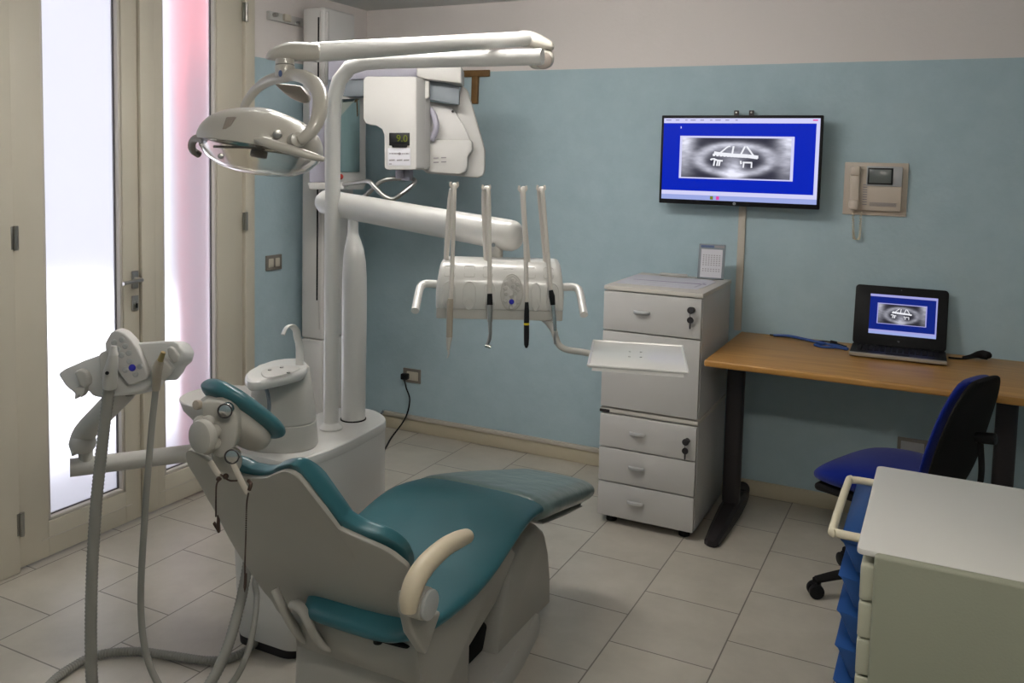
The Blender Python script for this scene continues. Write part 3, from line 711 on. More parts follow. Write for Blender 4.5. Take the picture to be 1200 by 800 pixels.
# carriage with mirror board
m = MB(); m.prism(PX([(362,102),(385,100),(385,222),(362,219)], 4.25), B_*.12, .008); m.build('control_strip', 'lilac_grey', t)
m = MB()
for (x, y) in ((371.5,168),(371.5,175),(371.5,182),(371.5,190)): m.ball(at(x, y, 4.245), .012, (1,1,.8))
m.build('strip_buttons', 'opg_white', t)
m = MB(); m.prism(PX([(384,66),(500,70),(500,91),(384,94)], 4.2), B_*.16, .01); m.build('overhead_beam', 'lilac_grey', t)
m = MB(); m.prism(PX([(384,92),(430,90),(430,113),(384,113)], 4.22), B_*.10, .004); m.build('beam_underside', 'slate_grey', t)
MX = lambda pts, x: [onx(px, py, x) for px, py in pts]
fr = MB(); fr.prism(MX([(386,113),(429,113),(429,216),(426,222),(386,222)], -2.62), (-.03,0,0), .004); fr.build('mirror_frame', 'opg_white', t)
MB().prism(MX([(398,116),(421.5,116),(421.5,201.5),(398,201.5)], -2.616), (-.003,0,0), .0005).build('mirror_glass', 'mirror', t)
MB().prism(PX([(360,214),(403,214),(403,222),(362,222)], 4.15), B_*.10, .006).build('lower_ledge', 'opg_white', t)
MB().ball(at(399,207,4.17), .014).build('red_knob', 'red', t)
MB().cyl(at(407,217,4.195), at(407,217,4.185), .006, 12).build('screw', 'dark_metal', t)
# rotating head
m = MB(); m.prism(PX([(488,74),(541,77),(541,98),(500,93),(488,90)], 3.95), B_*.22+R_*.0, .01); m.build('rotating_arm', 'opg_white', t)
m = MB(); m.prism(PX([(500,91),(538,101.5),(538,122.5),(500,116)], 4.02), B_*.05, .003); m.build('arm_soffit', 'slate_grey', t)
out = [(430,89.5),(486,89.5),(488,92),(488,197),(486,199),(453,199),(450,196),(450,158),(447,151),(441,147.5),(433,146.5),(428,144),(425.5,138),(425.5,94),(427,91)]
m = MB(); m.prism(PX(out, 3.90), B_*.13+R_*.050, .006, 3); m.build('sensor_housing', 'opg_white', t)
MB().prism(PX([(488.5,93),(503,94),(503,114),(499,116),(499,199),(488.5,197)], 3.98), B_*.05, .006).build('housing_side', 'opg_white', t)
MB().prism(PX([(456,155.5),(480,155.5),(480,170.5),(456,170.5)], 3.896), B_*.006, .002).build('display', 'black', t)
MB().prism(PX([(458.5,168.5),(477.5,168.5),(476.5,172.5),(459.5,172.5)], 3.890), B_*.012, .002).build('display_lip', 'soft_black', t)
CF = Matrix.Rotation(math.atan2(R_.y, R_.x), 4, 'Z') @ Matrix.Rotation(PI/2, 4, 'X')
text_mesh('9.0', .042, Matrix.Translation(at(471,162.5,3.893)) @ CF, 'led', 'display_digits', t)
MB().prism(PX([(454.5,173.5),(481,173.5),(481,194),(454.5,194)], 3.898), B_*.004, .001).build('label_panel', 'paper', t)
m = MB()
for k, w in enumerate((.9,.5,1.1,.6,1.2,.9,1.3,.5,1.6,.7,1.0,.8,.6,1.3,.9,.7)):
    x0 = 456.3+k*1.48; m.prism(PX([(x0,179.2),(x0+w,179.2),(x0+w,180.6),(x0,180.6)], 3.896), B_*.001)
m.ball(at(468.2,180,3.895), .006, (1,.2,1))
for x0 in (456,465,473):
    m.prism(PX([(x0,187),(x0+6.5,186.6),(x0+6.5,188.2),(x0,188.6)], 3.896), B_*.001)
m.prism(PX([(456,191.5),(459,191.4),(459,192.6),(456,192.7)], 3.896), B_*.001)
m.build('label_print', 'print_grey', t)
# tube head: tapering back plate and raised lobe
out = [(500,118),(536,123),(540,101.5),(544,101.5),(548,106),(566,168),(568,176),(568,200),(566,206),(560,208.5),(500,203),(494,198),(496,150)]
m = MB(); m.prism(PX(out, 4.12), B_*.12, .010, 3); m.build('tube_head', 'opg_white', t)
out = [(497,163),(551,163.5),(553.5,166),(553.5,177),(550,180),(548,184),(548,196),(545,201),(538,204.5),(500,202),(494,197)]
m = MB(); m.prism(PX(out, 4.06), B_*.07, .008, 3); m.build('tube_cover', 'opg_white', t)
m = MB(); m.prism(PX([(496,118),(530,126),(545,150),(551,164),(497,163)], 4.09), B_*.04, .004, 2); m.build('scoop_panel', 'opg_column', t)
MB().tube([at(504,128,4.05), at(509,136,4.03), at(511,150,4.03), at(506,164,4.05)], .014, 12, smooth=5).build('head_support', 'lilac_grey', t)
MB().cyl(at(530.5,130.5,4.085), at(530.5,130.5,4.075), .006, 12).build('screw', 'dark_metal', t)
m = MB()
for (x, y) in ((508,184.5),(517,184),(508,189.5),(517,189)): m.prism(PX([(x,y),(x+6,y-.2),(x+6,y+1.2),(x,y+1.4)], 4.055), B_*.001)
m.build('label_print', 'print_grey', t)
m = MB(); m.cyl(at(468,196,3.98), at(468,209,3.98), .018, 16); m.box(at(477,205,4.0), (.05,.03,.05), .004); m.build('chin_post', 'lilac_grey', t)
MB().tube([at(403,216,4.1), at(424,213,4.0), at(433,213,3.96), at(440,220,3.95), at(451,230,3.95), at(461,233,3.95), at(472,226,3.95), at(485,215,3.97), at(484,210,4.0), at(470,209,4.02), at(450,211,4.02), at(438,220,4.02), at(426,231,4.04), at(410,240,4.1)], .0105, 12, smooth=6).build('grip_handle', 'steel', t)

# ------------------------------------------------------------ dental unit body
t = thing('dental_unit', (-1.86, 2.35, 0), 'white dental unit body with cuspidor tower, bowl and glossy column beside the chair', 'dental unit')
def rpoly(pts, r, n=6):
    P = [Vector((*p, 0)) for p in pts]; out = []; L = len(P)
    for i in range(L):
        a, b, c = P[i-1], P[i], P[(i+1) % L]; rr = r[i] if isinstance(r, (list, tuple)) else r
        p, q = b+(a-b).normalized()*rr, b+(c-b).normalized()*rr
        for k in range(n+1):
            u = k/n; out.append((p*(1-u)**2+b*2*u*(1-u)+q*u*u).xy)
    return out
plan = rpoly([(-2.03,2.07),(-1.765,2.07),(-1.735,2.30),(-1.765,2.60),(-1.90,2.69),(-2.03,2.62)], [.05,.06,.10,.07,.06,.05])
cx_, cy_ = -1.88, 2.36
m = MB(); rings = []
for z, k in ((.035,.955),(.05,.965),(.30,.985),(.60,1.0),(.622,1.0)): rings.append([(cx_+(x-cx_)*k+(1-k)*.3, cy_+(y-cy_)*k, z) for x, y in plan])
m.loft(rings); m.build('body', 'unit_white', t)
m = MB(); rings = []
for z, k in ((.618,1.0),(.624,1.012),(.640,1.012),(.650,1.0),(.654,.97)): rings.append([(cx_+(x-cx_)*k, cy_+(y-cy_)*k, z) for x, y in plan])
m.loft(rings); m.build('top_cover', 'unit_white', t)
m = MB(); m.loft([[(cx_+(x-cx_)*k, cy_+(y-cy_)*k, z) for x, y in plan] for z, k in ((0,.92),(.036,.93))]); m.build('plinth', 'dark_metal', t)
# tower
tc = onz(331, 521, .654); tx, ty = tc.x, tc.y
def ell(cx_, cy_, z, a, b, n=40, p=2.4):
    out = []
    for k in range(n):
        q = 2*PI*k/n; c, s = math.cos(q), math.sin(q)
        v = R_*(a*abs(c)**(2/p)*(1 if c >= 0 else -1))+B_*(b*abs(s)**(2/p)*(1 if s >= 0 else -1)); out.append((cx_+v.x, cy_+v.y, z))
    return out
m = MB(); m.loft([ell(tx, ty, z, a, b) for z, a, b in ((.654,.110,.085),(.66,.114,.088),(.735,.108,.084),(.737,.104,.080),(.740,.104,.080),(.742,.107,.083),(.80,.101,.080),(.905,.086,.070),(.912,.082,.066))]); m.build('cuspidor_tower', 'unit_grey', t)
zt = .915
TP = lambda px, py, z: onz(px, py, z)
o_ = catmull([TP(*p, zt) for p in ((288,443),(300,435),(318,428),(335,425),(352,425),(360,431),(357,438),(340,444),(318,449),(300,453),(289,451))], 5, True)
m = MB(); c0 = sum(o_, Vector())/len(o_)
m.loft([[c0+(p-c0)*k+Vector((0,0,z)) for p in o_] for z, k in ((-.016,.93),(-.008,.99),(.004,1.0),(.012,.98),(.016,.93))]); m.build('tower_cap', 'unit_white', t)
o2 = catmull([TP(*p, zt+.0165) for p in ((306,436),(318,431),(335,429),(350,430),(350,434),(335,439),(312,443))], 5, True)
m = MB(); c0 = sum(o2, Vector())/len(o2); m.loft([o2, [c0+(p-c0)*.97+Vector((0,0,.003)) for p in o2]]); tp = m.build('cup_plate', 'opg_white', t)
m = MB()
for p in ((316,434),(338,437),(330,431)): q = TP(*p, zt+.019); m.cyl(q, q+Vector((0,0,.004)), .006, 12)
m.build('spray_nozzles', 'steel', t)
f0 = TP(351, 429, zt+.012)
fp = [f0, f0+Vector((0,0,.06)), at(348.5,395,2.76), at(347,387,2.74), at(342,382,2.72), at(336,383.5,2.70), at(331.5,392,2.69)]
MB().tube(fp, .0125, 12, smooth=5, flat=.4, up=B_).build('water_spout', 'unit_white', t)
MB().tube([at(311,452,2.75), at(314,462,2.74), at(315.5,474,2.73), at(315,482,2.74)], .006, 8, smooth=4).build('bowl_hose', 'slate_grey', t)
# bowl
bc = at(263, 468, 2.88); bx, by, bz = bc
m = MB(); prof = [(.015,-.075),(.06,-.072),(.10,-.055),(.128,-.022),(.137,.004),(.1385,.010),(.1355,.012),(.131,.004),(.118,-.022),(.09,-.045),(.04,-.055),(.008,-.057)]
m.rev([(bx, by, bz+z) for r, z in prof[:1]]+[(bx, by, bz+z) for r, z in prof[1:]], [r for r, z in prof], 44) if False else None
rings = [[(bx+r*math.cos(2*PI*k/44), by+r*math.sin(2*PI*k/44), bz+z) for k in range(44)] for r, z in prof]
m.loft(rings); m.build('spittoon_bowl', 'opg_white', t)
MB().tube([(bx, by, bz-.07), (bx, by, bz-.11), (bx+.05, by+.0, bz-.15), (tx-.02, ty, bz-.14)], .022, 14, smooth=4).build('bowl_support', 'unit_grey', t)
# glossy column for the delivery arm
kx, ky = onz(414, 491, .654).xy
m = MB(); prof = [(.041,.654),(.043,.66),(.044,.95),(.044,1.10),(.043,1.17),(.040,1.225),(.034,1.27),(.026,1.30),(.020,1.32),(.0185,1.33),(.0185,1.40)]
m.loft([[(kx+r*math.cos(2*PI*k/32)-(.043-r)*.35, ky+r*math.sin(2*PI*k/32), z) for k in range(32)] for r, z in prof]); m.build('column', 'unit_white', t)
MB().cyl((kx, ky, .652), (kx, ky, .658), .046, 30).build('column_gasket', 'soft_black', t)
# hose to body from under (floor hose is a part of the unit)
fh = MB(); fh.tube([(-1.93,2.12,.03), onz(285,764,.016), onz(250,774,.016), onz(200,768,.016), onz(160,763,.016), onz(115,767,.016), onz(85,781,.016), onz(60,800,.016), onz(30,838,.016)], .014, 10, smooth=10, ribs=.009)
fh.build('floor_hose', 'hose', t)

# ------------------------------------------------------------ operating light on its bent pole
t = thing('operating_light', (-1.877, 2.407, .654), 'beige dental operating light with ring yoke on a bent white pole', 'lamp')
px_, py_ = -1.877, 2.407
e_ = Vector((-1.150, 2.505, 1.918))
pole = [(px_, py_, .654), (px_, py_, 1.0), (px_, py_, 1.5), (px_, py_, 1.72), (px_+.004, py_, 1.79), (px_+.022, py_+.003, 1.85), (px_+.06, py_+.008, 1.892), (px_+.115, py_+.015, 1.908), (px_+.20, py_+.027, 1.912), e_]
MB().tube(pole, .0255, 20, up=(1,0,0)).build('pole', 'unit_white', t, angle=60)
MB().rev([(px_, py_, z) for z in (.654,.658,.664,.672,.676)], [.040,.041,.037,.029,.0265], 28).build('pole_collar', 'unit_white', t)
kd = 2.93
lk = MB(); lk.loft([[at(x, y, kd-.035*s*0+dd*1.0) for (x, y, dd) in ((xx, yy-hh, -.03), (xx, yy-hh, .03), (xx, yy+hh, .03), (xx, yy+hh, -.03))] for xx, yy, hh in ((618,71,10),(630,70,12.5),(642,69,13),(650,68,8)) for s in (0,)])
lk.build('lower_knuckle', 'lamp_grey', t, subsurf=2)
a_, b_ = at(634,76,2.895), at(643,66,2.92); MB().cyl(at(637,71,2.885), at(637,71,2.90), .028, 24, bev=.004).build('knuckle_cap', 'lamp_dark', t)
MB().cyl(at(636,61,kd), at(636,54,kd), .0165, 20).build('joint_pin', 'unit_grey', t)
uk = MB(); uk.loft([[at(xx, yy-hh, kd-.028), at(xx, yy-hh, kd+.028), at(xx, yy+hh2, kd+.028), at(xx, yy+hh2, kd-.028)] for xx, yy, hh, hh2 in ((604,45,10,10),(616,45,11,11),(630,48,10.5,10.5),(643,52,7,8),(650,54,4,6))])
uk.build('upper_knuckle', 'lamp_grey', t, subsurf=2)
ua, ub = at(366, 61.5, 2.16), at(616, 45, 2.90)
MB().tube([ua, ua.lerp(ub,.5), ub], [.0245,.0245,.0235], 22, up=(0,0,1)).build('spring_arm', 'unit_white', t, angle=60)
hb = MB(); hb.loft([[at(xx, yy-hh, 2.14-w_), at(xx, yy-hh, 2.14+w_), at(xx, yy+h2, 2.14+w_), at(xx, yy+h2, 2.14-w_)] for xx, yy, hh, h2, w_ in ((311,67,2,3,.014),(317,64,8,7,.026),(332,61,12,13,.036),(345,60,12.5,13,.037),(360,61,12,12,.037),(372,61,11.5,11.5,.034),(376,61,10,10,.026))])
hb.build('arm_head', 'lamp_grey', t, subsurf=2)
nk = MB(); nk.cyl(at(334,70,2.12), at(334,76,2.12), .0225, 24); nk.cyl(at(334,76.5,2.12), at(334,90,2.12), .0235, 24, bev=.003); nk.build('swivel', 'lamp_grey', t)
lgm = MB(); lgm.ball(at(328.5,86,2.094), .008, (.7,.3,1)); lgm.build('round_badge', 'badge_blue', t)
# yoke ring (flattened tube)
yk = [at(334,89,2.11), at(346,88,2.10), at(358,91,2.08), at(368,98,2.06), at(374,109,2.04), at(375.5,122,2.02), at(373,138,2.00), at(366,152,1.99), at(357,161,1.985), at(351,164,1.985)]
MB().tube(yk, [.013,.015,.017,.018,.018,.018,.017,.015,.013,.011], 16, smooth=5).build('yoke_arm', 'lamp_grey', t)
yk = [at(336,90,2.12), at(322,92,2.15), at(310,97,2.18), at(299,106,2.21), at(290,118,2.23), at(285,130,2.24), at(283,142,2.24)]
MB().tube(yk, [.013,.014,.013,.012,.011,.010,.010], 14, smooth=5).build('yoke_arm', 'lamp_grey', t)
MB().prism(PX([(320,97),(352,100),(362,112),(361,119),(354,121),(340,115),(330,107)], 2.17), B_*.03, .006).build('ring_cover', 'lamp_dark', t)
MB().cyl(at(350,163,1.985), at(345,165,2.01), .018, 20, bev=.003).build('yoke_pivot', 'lamp_grey', t)
# lamp head
LC = at(305, 171, 2.10)
A_ = (R_*math.cos(math.radians(7.5))-U_*math.sin(math.radians(7.5))); N_ = (-U_*math.cos(math.radians(7.5))-R_*math.sin(math.radians(7.5))); N_ = (N_-B_*.10).normalized(); D_ = A_.cross(N_).normalized(); D_ = D_ if D_.dot(B_) > 0 else -D_
def headring(h, k, a=.150, b=.118, dz=0, tilt=0): return [LC+A_*(a*k*math.cos(q))+D_*(b*k*math.sin(q))+N_*(h+tilt*math.cos(q)) for q in [2*PI*i/40 for i in range(40)]]
dome = MB(); dome.loft([headring(-.086+(.086)*(1-math.cos(PI/2*u))*1.0, max(.02, math.sin(PI/2*min(1,u))**.85)*(1 if u <= 1 else 1)) for u in [i/12 for i in range(13)]]+[headring(.006,1.0), headring(.007,.985), headring(-.004,.96)], caps=False)
dome.build('lamp_shell', 'lamp_grey', t, angle=60)
MB().loft([headring(-.0745,.50), headring(-.0785,.47), headring(-.0895,.16), headring(-.0895,.02)], caps=False).build('vent_cap', 'unit_white', t)
ln = MB(); ln.loft([headring(.004,.965), headring(.022,.93), headring(.044,.80), headring(.060,.58), headring(.068,.30), headring(.070,.02)]+[headring(.067,.02), headring(.065,.29), headring(.0565,.56), headring(.041,.77), headring(.021,.90), headring(.004,.94)], caps=False)
ln.build('lens_cover', 'clear', t, angle=60)
MB().loft([headring(.004,.93), headring(-.012,.80), headring(-.035,.55), headring(-.050,.28), headring(-.052,.10)], caps=False).build('reflector', 'reflector', t, angle=60, recalc=False)
m = MB(); m.cyl(LC+N_*-.05, LC+N_*.012, .012, 16, bev=.003); m.cyl(LC+N_*.012, LC+N_*.03, .020, 16, bev=.004); m.box(LC+N_*.006, (.22,.016,.006), .002, rz=math.atan2(R_.y,R_.x)); m.build('bulb_holder', 'lamp_dark', t)
vz = MB(); q0, q1 = at(298,163,1.97), at(380,187,1.985)
vz.tube([q0, q0.lerp(q1,.15), q0.lerp(q1,.5), q0.lerp(q1,.85), q1], [.004,.013,.015,.012,.007], 14, flat=.75, smooth=4); vz.build('side_bar', 'lamp_grey', t)
vz = MB(); vz.tube([at(240,164,2.04), at(230,162,2.06), at(225,168,2.09), at(226,176,2.12), at(233,181,2.14)], .009, 12, smooth=5); vz.build('grip_loop', 'lamp_dark', t)
MB().prism([p-D_*.0 for p in PX([(265,137),(275,136.5),(269,151.5),(260,151.5)], 1.992)], B_*.02, .002).build('side_inlay', 'lamp_dark', t)
for (x, y, d, r_) in ((325,157,1.985,.010),(348,181,1.995,.009),(259,183,1.995,.007)): MB().cyl(at(x,y,d), at(x,y,d+.02), r_, 16, bev=.002).build('side_screw', 'steel', t)

# ------------------------------------------------------------ instrument delivery head on its big arm
HD = 2.5
O = at(585, 375, HD)
t = thing('instrument_console', tuple(O), 'white dentist instrument console with oval keypad hanging on a thick white arm', 'instrument console')
aa, ab = at(388,238,3.06), at(604,277,2.62)
dr = (ab-aa).normalized()
MB().rev([aa-dr*.05, aa-dr*.03, aa, aa.lerp(ab,.5), ab-dr*.03, ab-dr*.008, ab+dr*.006, ab+dr*.012], [.030,.042,.044,.045,.0475,.046,.038,.028], 32).build('swing_arm', 'unit_white', t, angle=50)
m = MB(); m.cyl(at(404,248,3.005), at(404,248,2.995), .006, 12); m.cyl(at(578,287,2.625), at(578,287,2.61), .006, 12); m.build('arm_screws', 'slate_grey', t)
st0 = at(583,285,2.64); MB().cyl(st0, Vector((st0.x, st0.y, O.z+.14)), .017, 20).build('hanger_post', 'unit_grey', t)
HW = .182
prof = [(0.0,.030),(-.008,.045),(-.010,.075),(-.004,.108),(.010,.138),(.030,.156),(.055,.163),(.150,.163),(.185,.150),(.190,.030)]
def hp(r, b, z): return O+R_*r+B_*b+U_*z
m = MB(); rows = []
cb = .09
for i, (r, k) in enumerate(((-1,.80),(-.985,.93),(-.955,.985),(-.90,1),(-.5,1),(0,1),(.5,1),(.90,1),(.955,.985),(.985,.93),(1,.80))):
    rows.append([hp(r*HW*(1.0 if z < .1 else 1-.035*(z-.1)/.06), cb+(b-cb)*k, .03+(z-.03)*(k if z > .1 else 1)) for b, z in prof])
m.loft(rows); m.build('console_body', 'unit_white', t, angle=50)
m = MB(); m.prism([hp(-HW*.99,.004,0), hp(HW*.99,.004,0), hp(HW*.99,.185,0), hp(-HW*.99,.185,0)], U_*.031, .004); m.build('under_tray', 'unit_grey', t)
px2r = lambda px: (px-585)*HD/FPX
px2z = lambda py: (375-py)*HD/FPX
def onface(px, py, off=0):       # point on the curved front face
    z = px2z(py); b = None
    for (b0, z0), (b1, z1) in zip(prof, prof[1:]):
        if z0 <= z <= z1: b = lerp(b0, b1, (z-z0)/(z1-z0)); break
    if b is None: b = prof[0][0]
    return hp(px2r(px), b-off, z)
for (x0, x1) in ((518.5,533),(542.5,557),(567,580),(622,632),(640,654)):
    xm, hw = (x0+x1)/2, (x1-x0)/2
    loop = [onface(xm+hw*math.cos(q), (347+(11.5*math.sin(q)))-(5.5 if math.sin(q) < 0 else -4.5), .0012) for q in [2*PI*k/30 for k in range(30)]]
    g = MB(); g.tube(loop, .0016, 6, closed=True); c0 = sum(loop, Vector())/30
    g.loft([loop, [c0+(p-c0)*.8-B_*.002 for p in loop], [c0+(p-c0)*.3-B_*.003 for p in loop]], caps=True)
    g.build('handpiece_rest', 'unit_white', t, angle=60)
g = MB()
for (x0, x1) in ((520,532),(543,555),(565,576),(617,626),(636,647)):
    loop = [onface(x, y, .0006) for x, y in rrect((x0+x1)/2, 319, x1-x0, 11.5, 1.5, 3)]; g.tube(loop, .0009, 6, closed=True)
g.tube([onface(589,315.5,.0005), onface(594.5,315,.0005), onface(600,315.5,.0005)], .0008, 6)
g.build('button_outlines', 'unit_grey', t)
loop = [onface(599+12.2*math.cos(q)*(1 if math.sin(q) < 0 else 1.02), 342+21*math.sin(q), .001) for q in [2*PI*k/40 for k in range(40)]]
g = MB(); g.tube(loop, .0022, 8, closed=True); g.build('keypad_rim', 'unit_grey', t)
g = MB(); c0 = onface(599,342,.002)
g.loft([loop, [c0+(p-c0)*.93-B_*.003+B_*.0*1 for p in loop]]); kp = g.build('keypad', 'opg_white', t)
g = MB(); 
def facebtn(x, y, r): q = onface(x, y, .004); g.rev([q, q-B_*.003, q-B_*.0045], [r, r*.95, r*.7], 16)
for (x, y) in ((592.5,330),(600,327),(605.5,331),(592,336.5),(600.5,334),(606,337.5),(592.5,343),(603,341.5),(592,351),(606.5,351.5),(599,345.5),(598.5,359)): facebtn(x, y, .0062)
g.build('keypad_buttons', 'opg_white', kp)
g = MB(); facebtn(599, 352, .0075); g.build('blue_key', 'blue_btn', kp)
for pts in ([hp(-HW+.004,.06,.090), hp(-HW-.030,.055,.092), hp(-HW-.043,.045,.088), hp(-HW-.049,.025,.076), hp(-HW-.052,-.05,.030)],
            [hp(HW-.004,.06,.090), hp(HW+.028,.055,.092), hp(HW+.042,.045,.088), hp(HW+.048,.025,.076), hp(HW+.054,-.05,.030)]):
    MB().tube(pts, .0115, 16, smooth=4).build('side_handle', 'unit_white', t)
# tray on its arm
z_ = 1.07
tb_ = [onz(695.5,401.4,z_), onz(799.5,408,z_), onz(806,439,z_), onz(689,430.6,z_)]
m = MB(); m.prism(tb_, (0,0,.006), .002); 
c0 = sum(tb_, Vector())/4
for a, b in zip(tb_, tb_[1:]+tb_[:1]): m.tube([a+Vector((0,0,.006)), b+Vector((0,0,.006))], .0035, 8)
tf = (tb_[3]-tb_[0]).normalized()
m.prism([tb_[2].lerp(tb_[3],.04), tb_[2].lerp(tb_[3],.96), tb_[2].lerp(tb_[3],.96)+tf*.006-U_*.006, tb_[2].lerp(tb_[3],.04)+tf*.006-U_*.006], -tf*.003+U_*.001)
tr = m.build('instrument_tray', 'unit_white', t)
m = MB()
for (x, y) in ((738,412),(751,412.5),(737.5,418),(751,418.5)): q = onz(x, y, z_+.0062); m.cyl(q, q+Vector((0,0,.0012)), .0035, 10)
m.build('tray_rivets', 'steel', tr)
MB().tube([hp(.085,.07,.012), hp(.13,.06,-.002), at(648,385,2.47), at(651,394,2.46), at(655,404,2.46), at(664,409.5,2.46), at(680,412,2.45), at(694,414.5,2.43)], [.012,.012,.010,.009,.009,.009,.009,.009], 14, smooth=5).build('tray_arm', 'unit_grey', t)

# four instruments: whip, hose, handpiece
def instrument(name, label, top, whip, hose, hp_fn, mhose='hose_pale'):
    T = at(*top, 2.52)
    o = thing(name, tuple(at(*hose[-1], 2.455)), label, 'dental instrument', 'instruments on the console')
    m = MB(); m.tube([at(top[0]-1.5, top[1]+5, 2.53)]+[at(x, y, 2.56) for x, y in whip]+[hp(px2r(whip[-1][0])*1.02, .10, .15)], .0045, 8, smooth=4)
    q = at(top[0], top[1]+4, 2.52)
    m.tube([q-R_*.0095+U_*.016, q-R_*.0105+U_*.005, q-U_*.003, q+R_*.0105+U_*.005, q+R_*.0095+U_*.016], .0036, 8, smooth=4)
    m.build('whip_arm', 'hose_pale', o)
    m = MB(); m.tube([at(whip[-1][0]+1.5, whip[-1][1], 2.545), at(whip[0][0]+2, whip[0][1]+8, 2.545), at(top[0]-.5, top[1]+2, 2.525), at(top[0]+1, top[1]+2.5, 2.50)]+[at(x, y, 2.47) for x, y in hose], .0062, 10, smooth=6); m.build('hose', mhose, o)
    hp_fn(o); return o
def segs(o, name, m_, pts, rad, d=2.455):
    MB().tube([at(x, y, d) for x, y in pts], rad, 14).build(name, m_, o)
def h1(o):
    segs(o, 'grip', 'scaler', [(528,350),(527.5,354),(526.5,395)], [.008,.0092,.0088]); segs(o, 'nose_cone', 'unit_grey', [(526.5,395),(525.8,401),(525.2,410)], [.0088,.007,.004]); segs(o, 'scaler_tip', 'opg_white', [(525.2,410),(525.8,414),(525,417.5),(523.5,419.5)], [.003,.0025,.002,.001])
def h2(o):
    segs(o, 'connector', 'black', [(574,344),(574,357)], [.007,.0085]); segs(o, 'motor', 'steel', [(574,357),(574,361),(574,377)], [.0075,.0085,.007]); segs(o, 'contra_angle', 'steel', [(574,377),(574.5,391),(573.5,397),(571,404)], [.0055,.0048,.0052,.0045]); segs(o, 'head', 'chrome', [(568.5,404.5),(575,406.5)], [.0048,.0048])
def h3(o):
    segs(o, 'grip', 'black', [(617.2,354),(617.2,365),(617,379),(617,395),(616.8,404),(616.8,407.5)], [.005,.007,.0075,.0075,.0065,.003]); segs(o, 'yellow_ring', 'yellow', [(617,378.2),(617,380.8)], [.0079,.0079])
def h4(o):
    segs(o, 'connector', 'black', [(645.5,340),(646.8,347),(648,357)], [.006,.0085,.007]); segs(o, 'turbine_body', 'chrome', [(648,357),(649.5,375),(650.5,388)], [.006,.0062,.0045]); segs(o, 'turbine_head', 'steel', [(650.5,388),(650.5,396),(651,403)], [.0045,.0055,.0050])
instrument('ultrasonic_scaler', 'grey-brown scaler with thin white hooked tip, leftmost instrument on the console', (532,215.5), [(527,226),(524,260),(521.5,308)], [(532.5,222),(531,280),(528.2,351)], h1)
instrument('contra_angle_handpiece', 'silver bent handpiece with black connector, second instrument from the left', (569.5,219), [(566,226),(567,270),(569,308)], [(572.5,225),(573.5,280),(574,345)], h2)
instrument('curing_handpiece', 'black pen-shaped instrument with yellow ring on the console', (612.3,220), [(611,226),(614,270),(618,308)], [(613.5,226),(615.8,290),(617.2,356)], h3)
instrument('turbine_handpiece', 'straight silver handpiece with black connector, rightmost instrument on the console', (633.8,219.5), [(631,226),(634.5,265),(638.5,308)], [(636,226),(640.5,280),(645.5,341)], h4)

# ------------------------------------------------------------ assistant console
AD = 2.42
A0 = onz(82, 548, .60)
t = thing('assistant_console', tuple(A0), 'grey assistant console with keypad and two suction hoses before the glass door', 'assistant console')
A1 = Vector((-2.06, 2.30, .60))
MB().tube([A0, A0.lerp(A1,.4), A1], .0285, 20).build('support_tube', 'unit_grey', t, angle=60)
ad = (A1-A0).length; ax = (A1-A0).normalized(); dA = (A0-CAM).dot(ROT[2])
jp = A0+ax*.045
MB().cyl(jp+U_*.012, jp+U_*.055, .021, 20, bev=.003).build('pivot', 'unit_grey', t)
el = at(93, 520, dA-.0)
MB().tube([el-U_*.0, at(94,524,dA), at(100,506,dA), at(122,482,dA-.08), at(147,456,AD+.05), at(152,450,AD+.05)], [.020,.036,.035,.034,.033,.02], 20, smooth=4).build('forearm', 'unit_grey', t, angle=60)
MB().ball(at(97,519,dA), .040, (1,1,.85)).build('elbow', 'unit_grey', t)
out = [(67,438),(75,432),(98,422),(122,413.5),(131,410),(150,403),(165,401),(186,399.5),(203,399),(210,402),(216,412),(213,424),(206,429),(203,436),(195,446),(188,446),(181,440),(178,452),(166,459),(150,463),(136,464),(124,467),(108,464),(104,459),(98,455),(92,457),(84,459),(76,452)]
bt = B_*.07-U_*.0
def fp_(x, y, off=0): return at(x, y, AD)+(-B_*off)
m = MB(); m.prism([fp_(x, y) for x, y in out], B_*.085-U_*.02, .010, 3); m.build('holder_body', 'unit_white', t, angle=50)
kp = [(134,388),(138,385.5),(143,385.8),(150,389),(158,397),(165,407),(172,422),(177,438),(176,442),(160,448),(154,449),(147,440),(138,426),(128,412),(127,400)]
m = MB(); m.prism([fp_(x, y, .022) for x, y in kp], B_*.04, .006, 3); kpd = m.build('keypad', 'opg_white', t)
g = MB()
for (x, y) in ((147,396),(138,399),(151,403.5),(142,407),(155,411.5),(147,414),(156,421),(168,427),(151,431),(163,436)):
    q = fp_(x, y, .021); g.rev([q, q-B_*.003, q-B_*.005], [.0082,.0078,.005], 16)
g.build('keypad_buttons', 'pale_disc', kpd)
g = MB(); q = fp_(159, 428.5, .021); g.rev([q, q-B_*.003, q-B_*.006], [.0098,.0095,.006], 20); g.build('blue_key', 'blue_btn', kpd)
m = MB(); m.prism([fp_(x, y, .020) for x, y in ((91,435),(94,431.5),(99,431.5),(104,434),(108,441),(108,449),(103,453),(97,449))], B_*.05, .006, 3)
m.prism([fp_(x, y, .02) for x, y in ((88,455),(92,452),(104,452),(103,458),(99,464),(97,460),(93,466),(91,465),(92,459))], B_*.03, .003); m.build('hose_cradle', 'unit_grey', t)
m = MB(); m.prism([fp_(x, y, .012) for x, y in ((197,407),(201,405),(206,408),(211,416),(210,423),(205,425),(199,417))], B_*.05, .005, 3); m.build('hose_cradle', 'unit_grey', t)
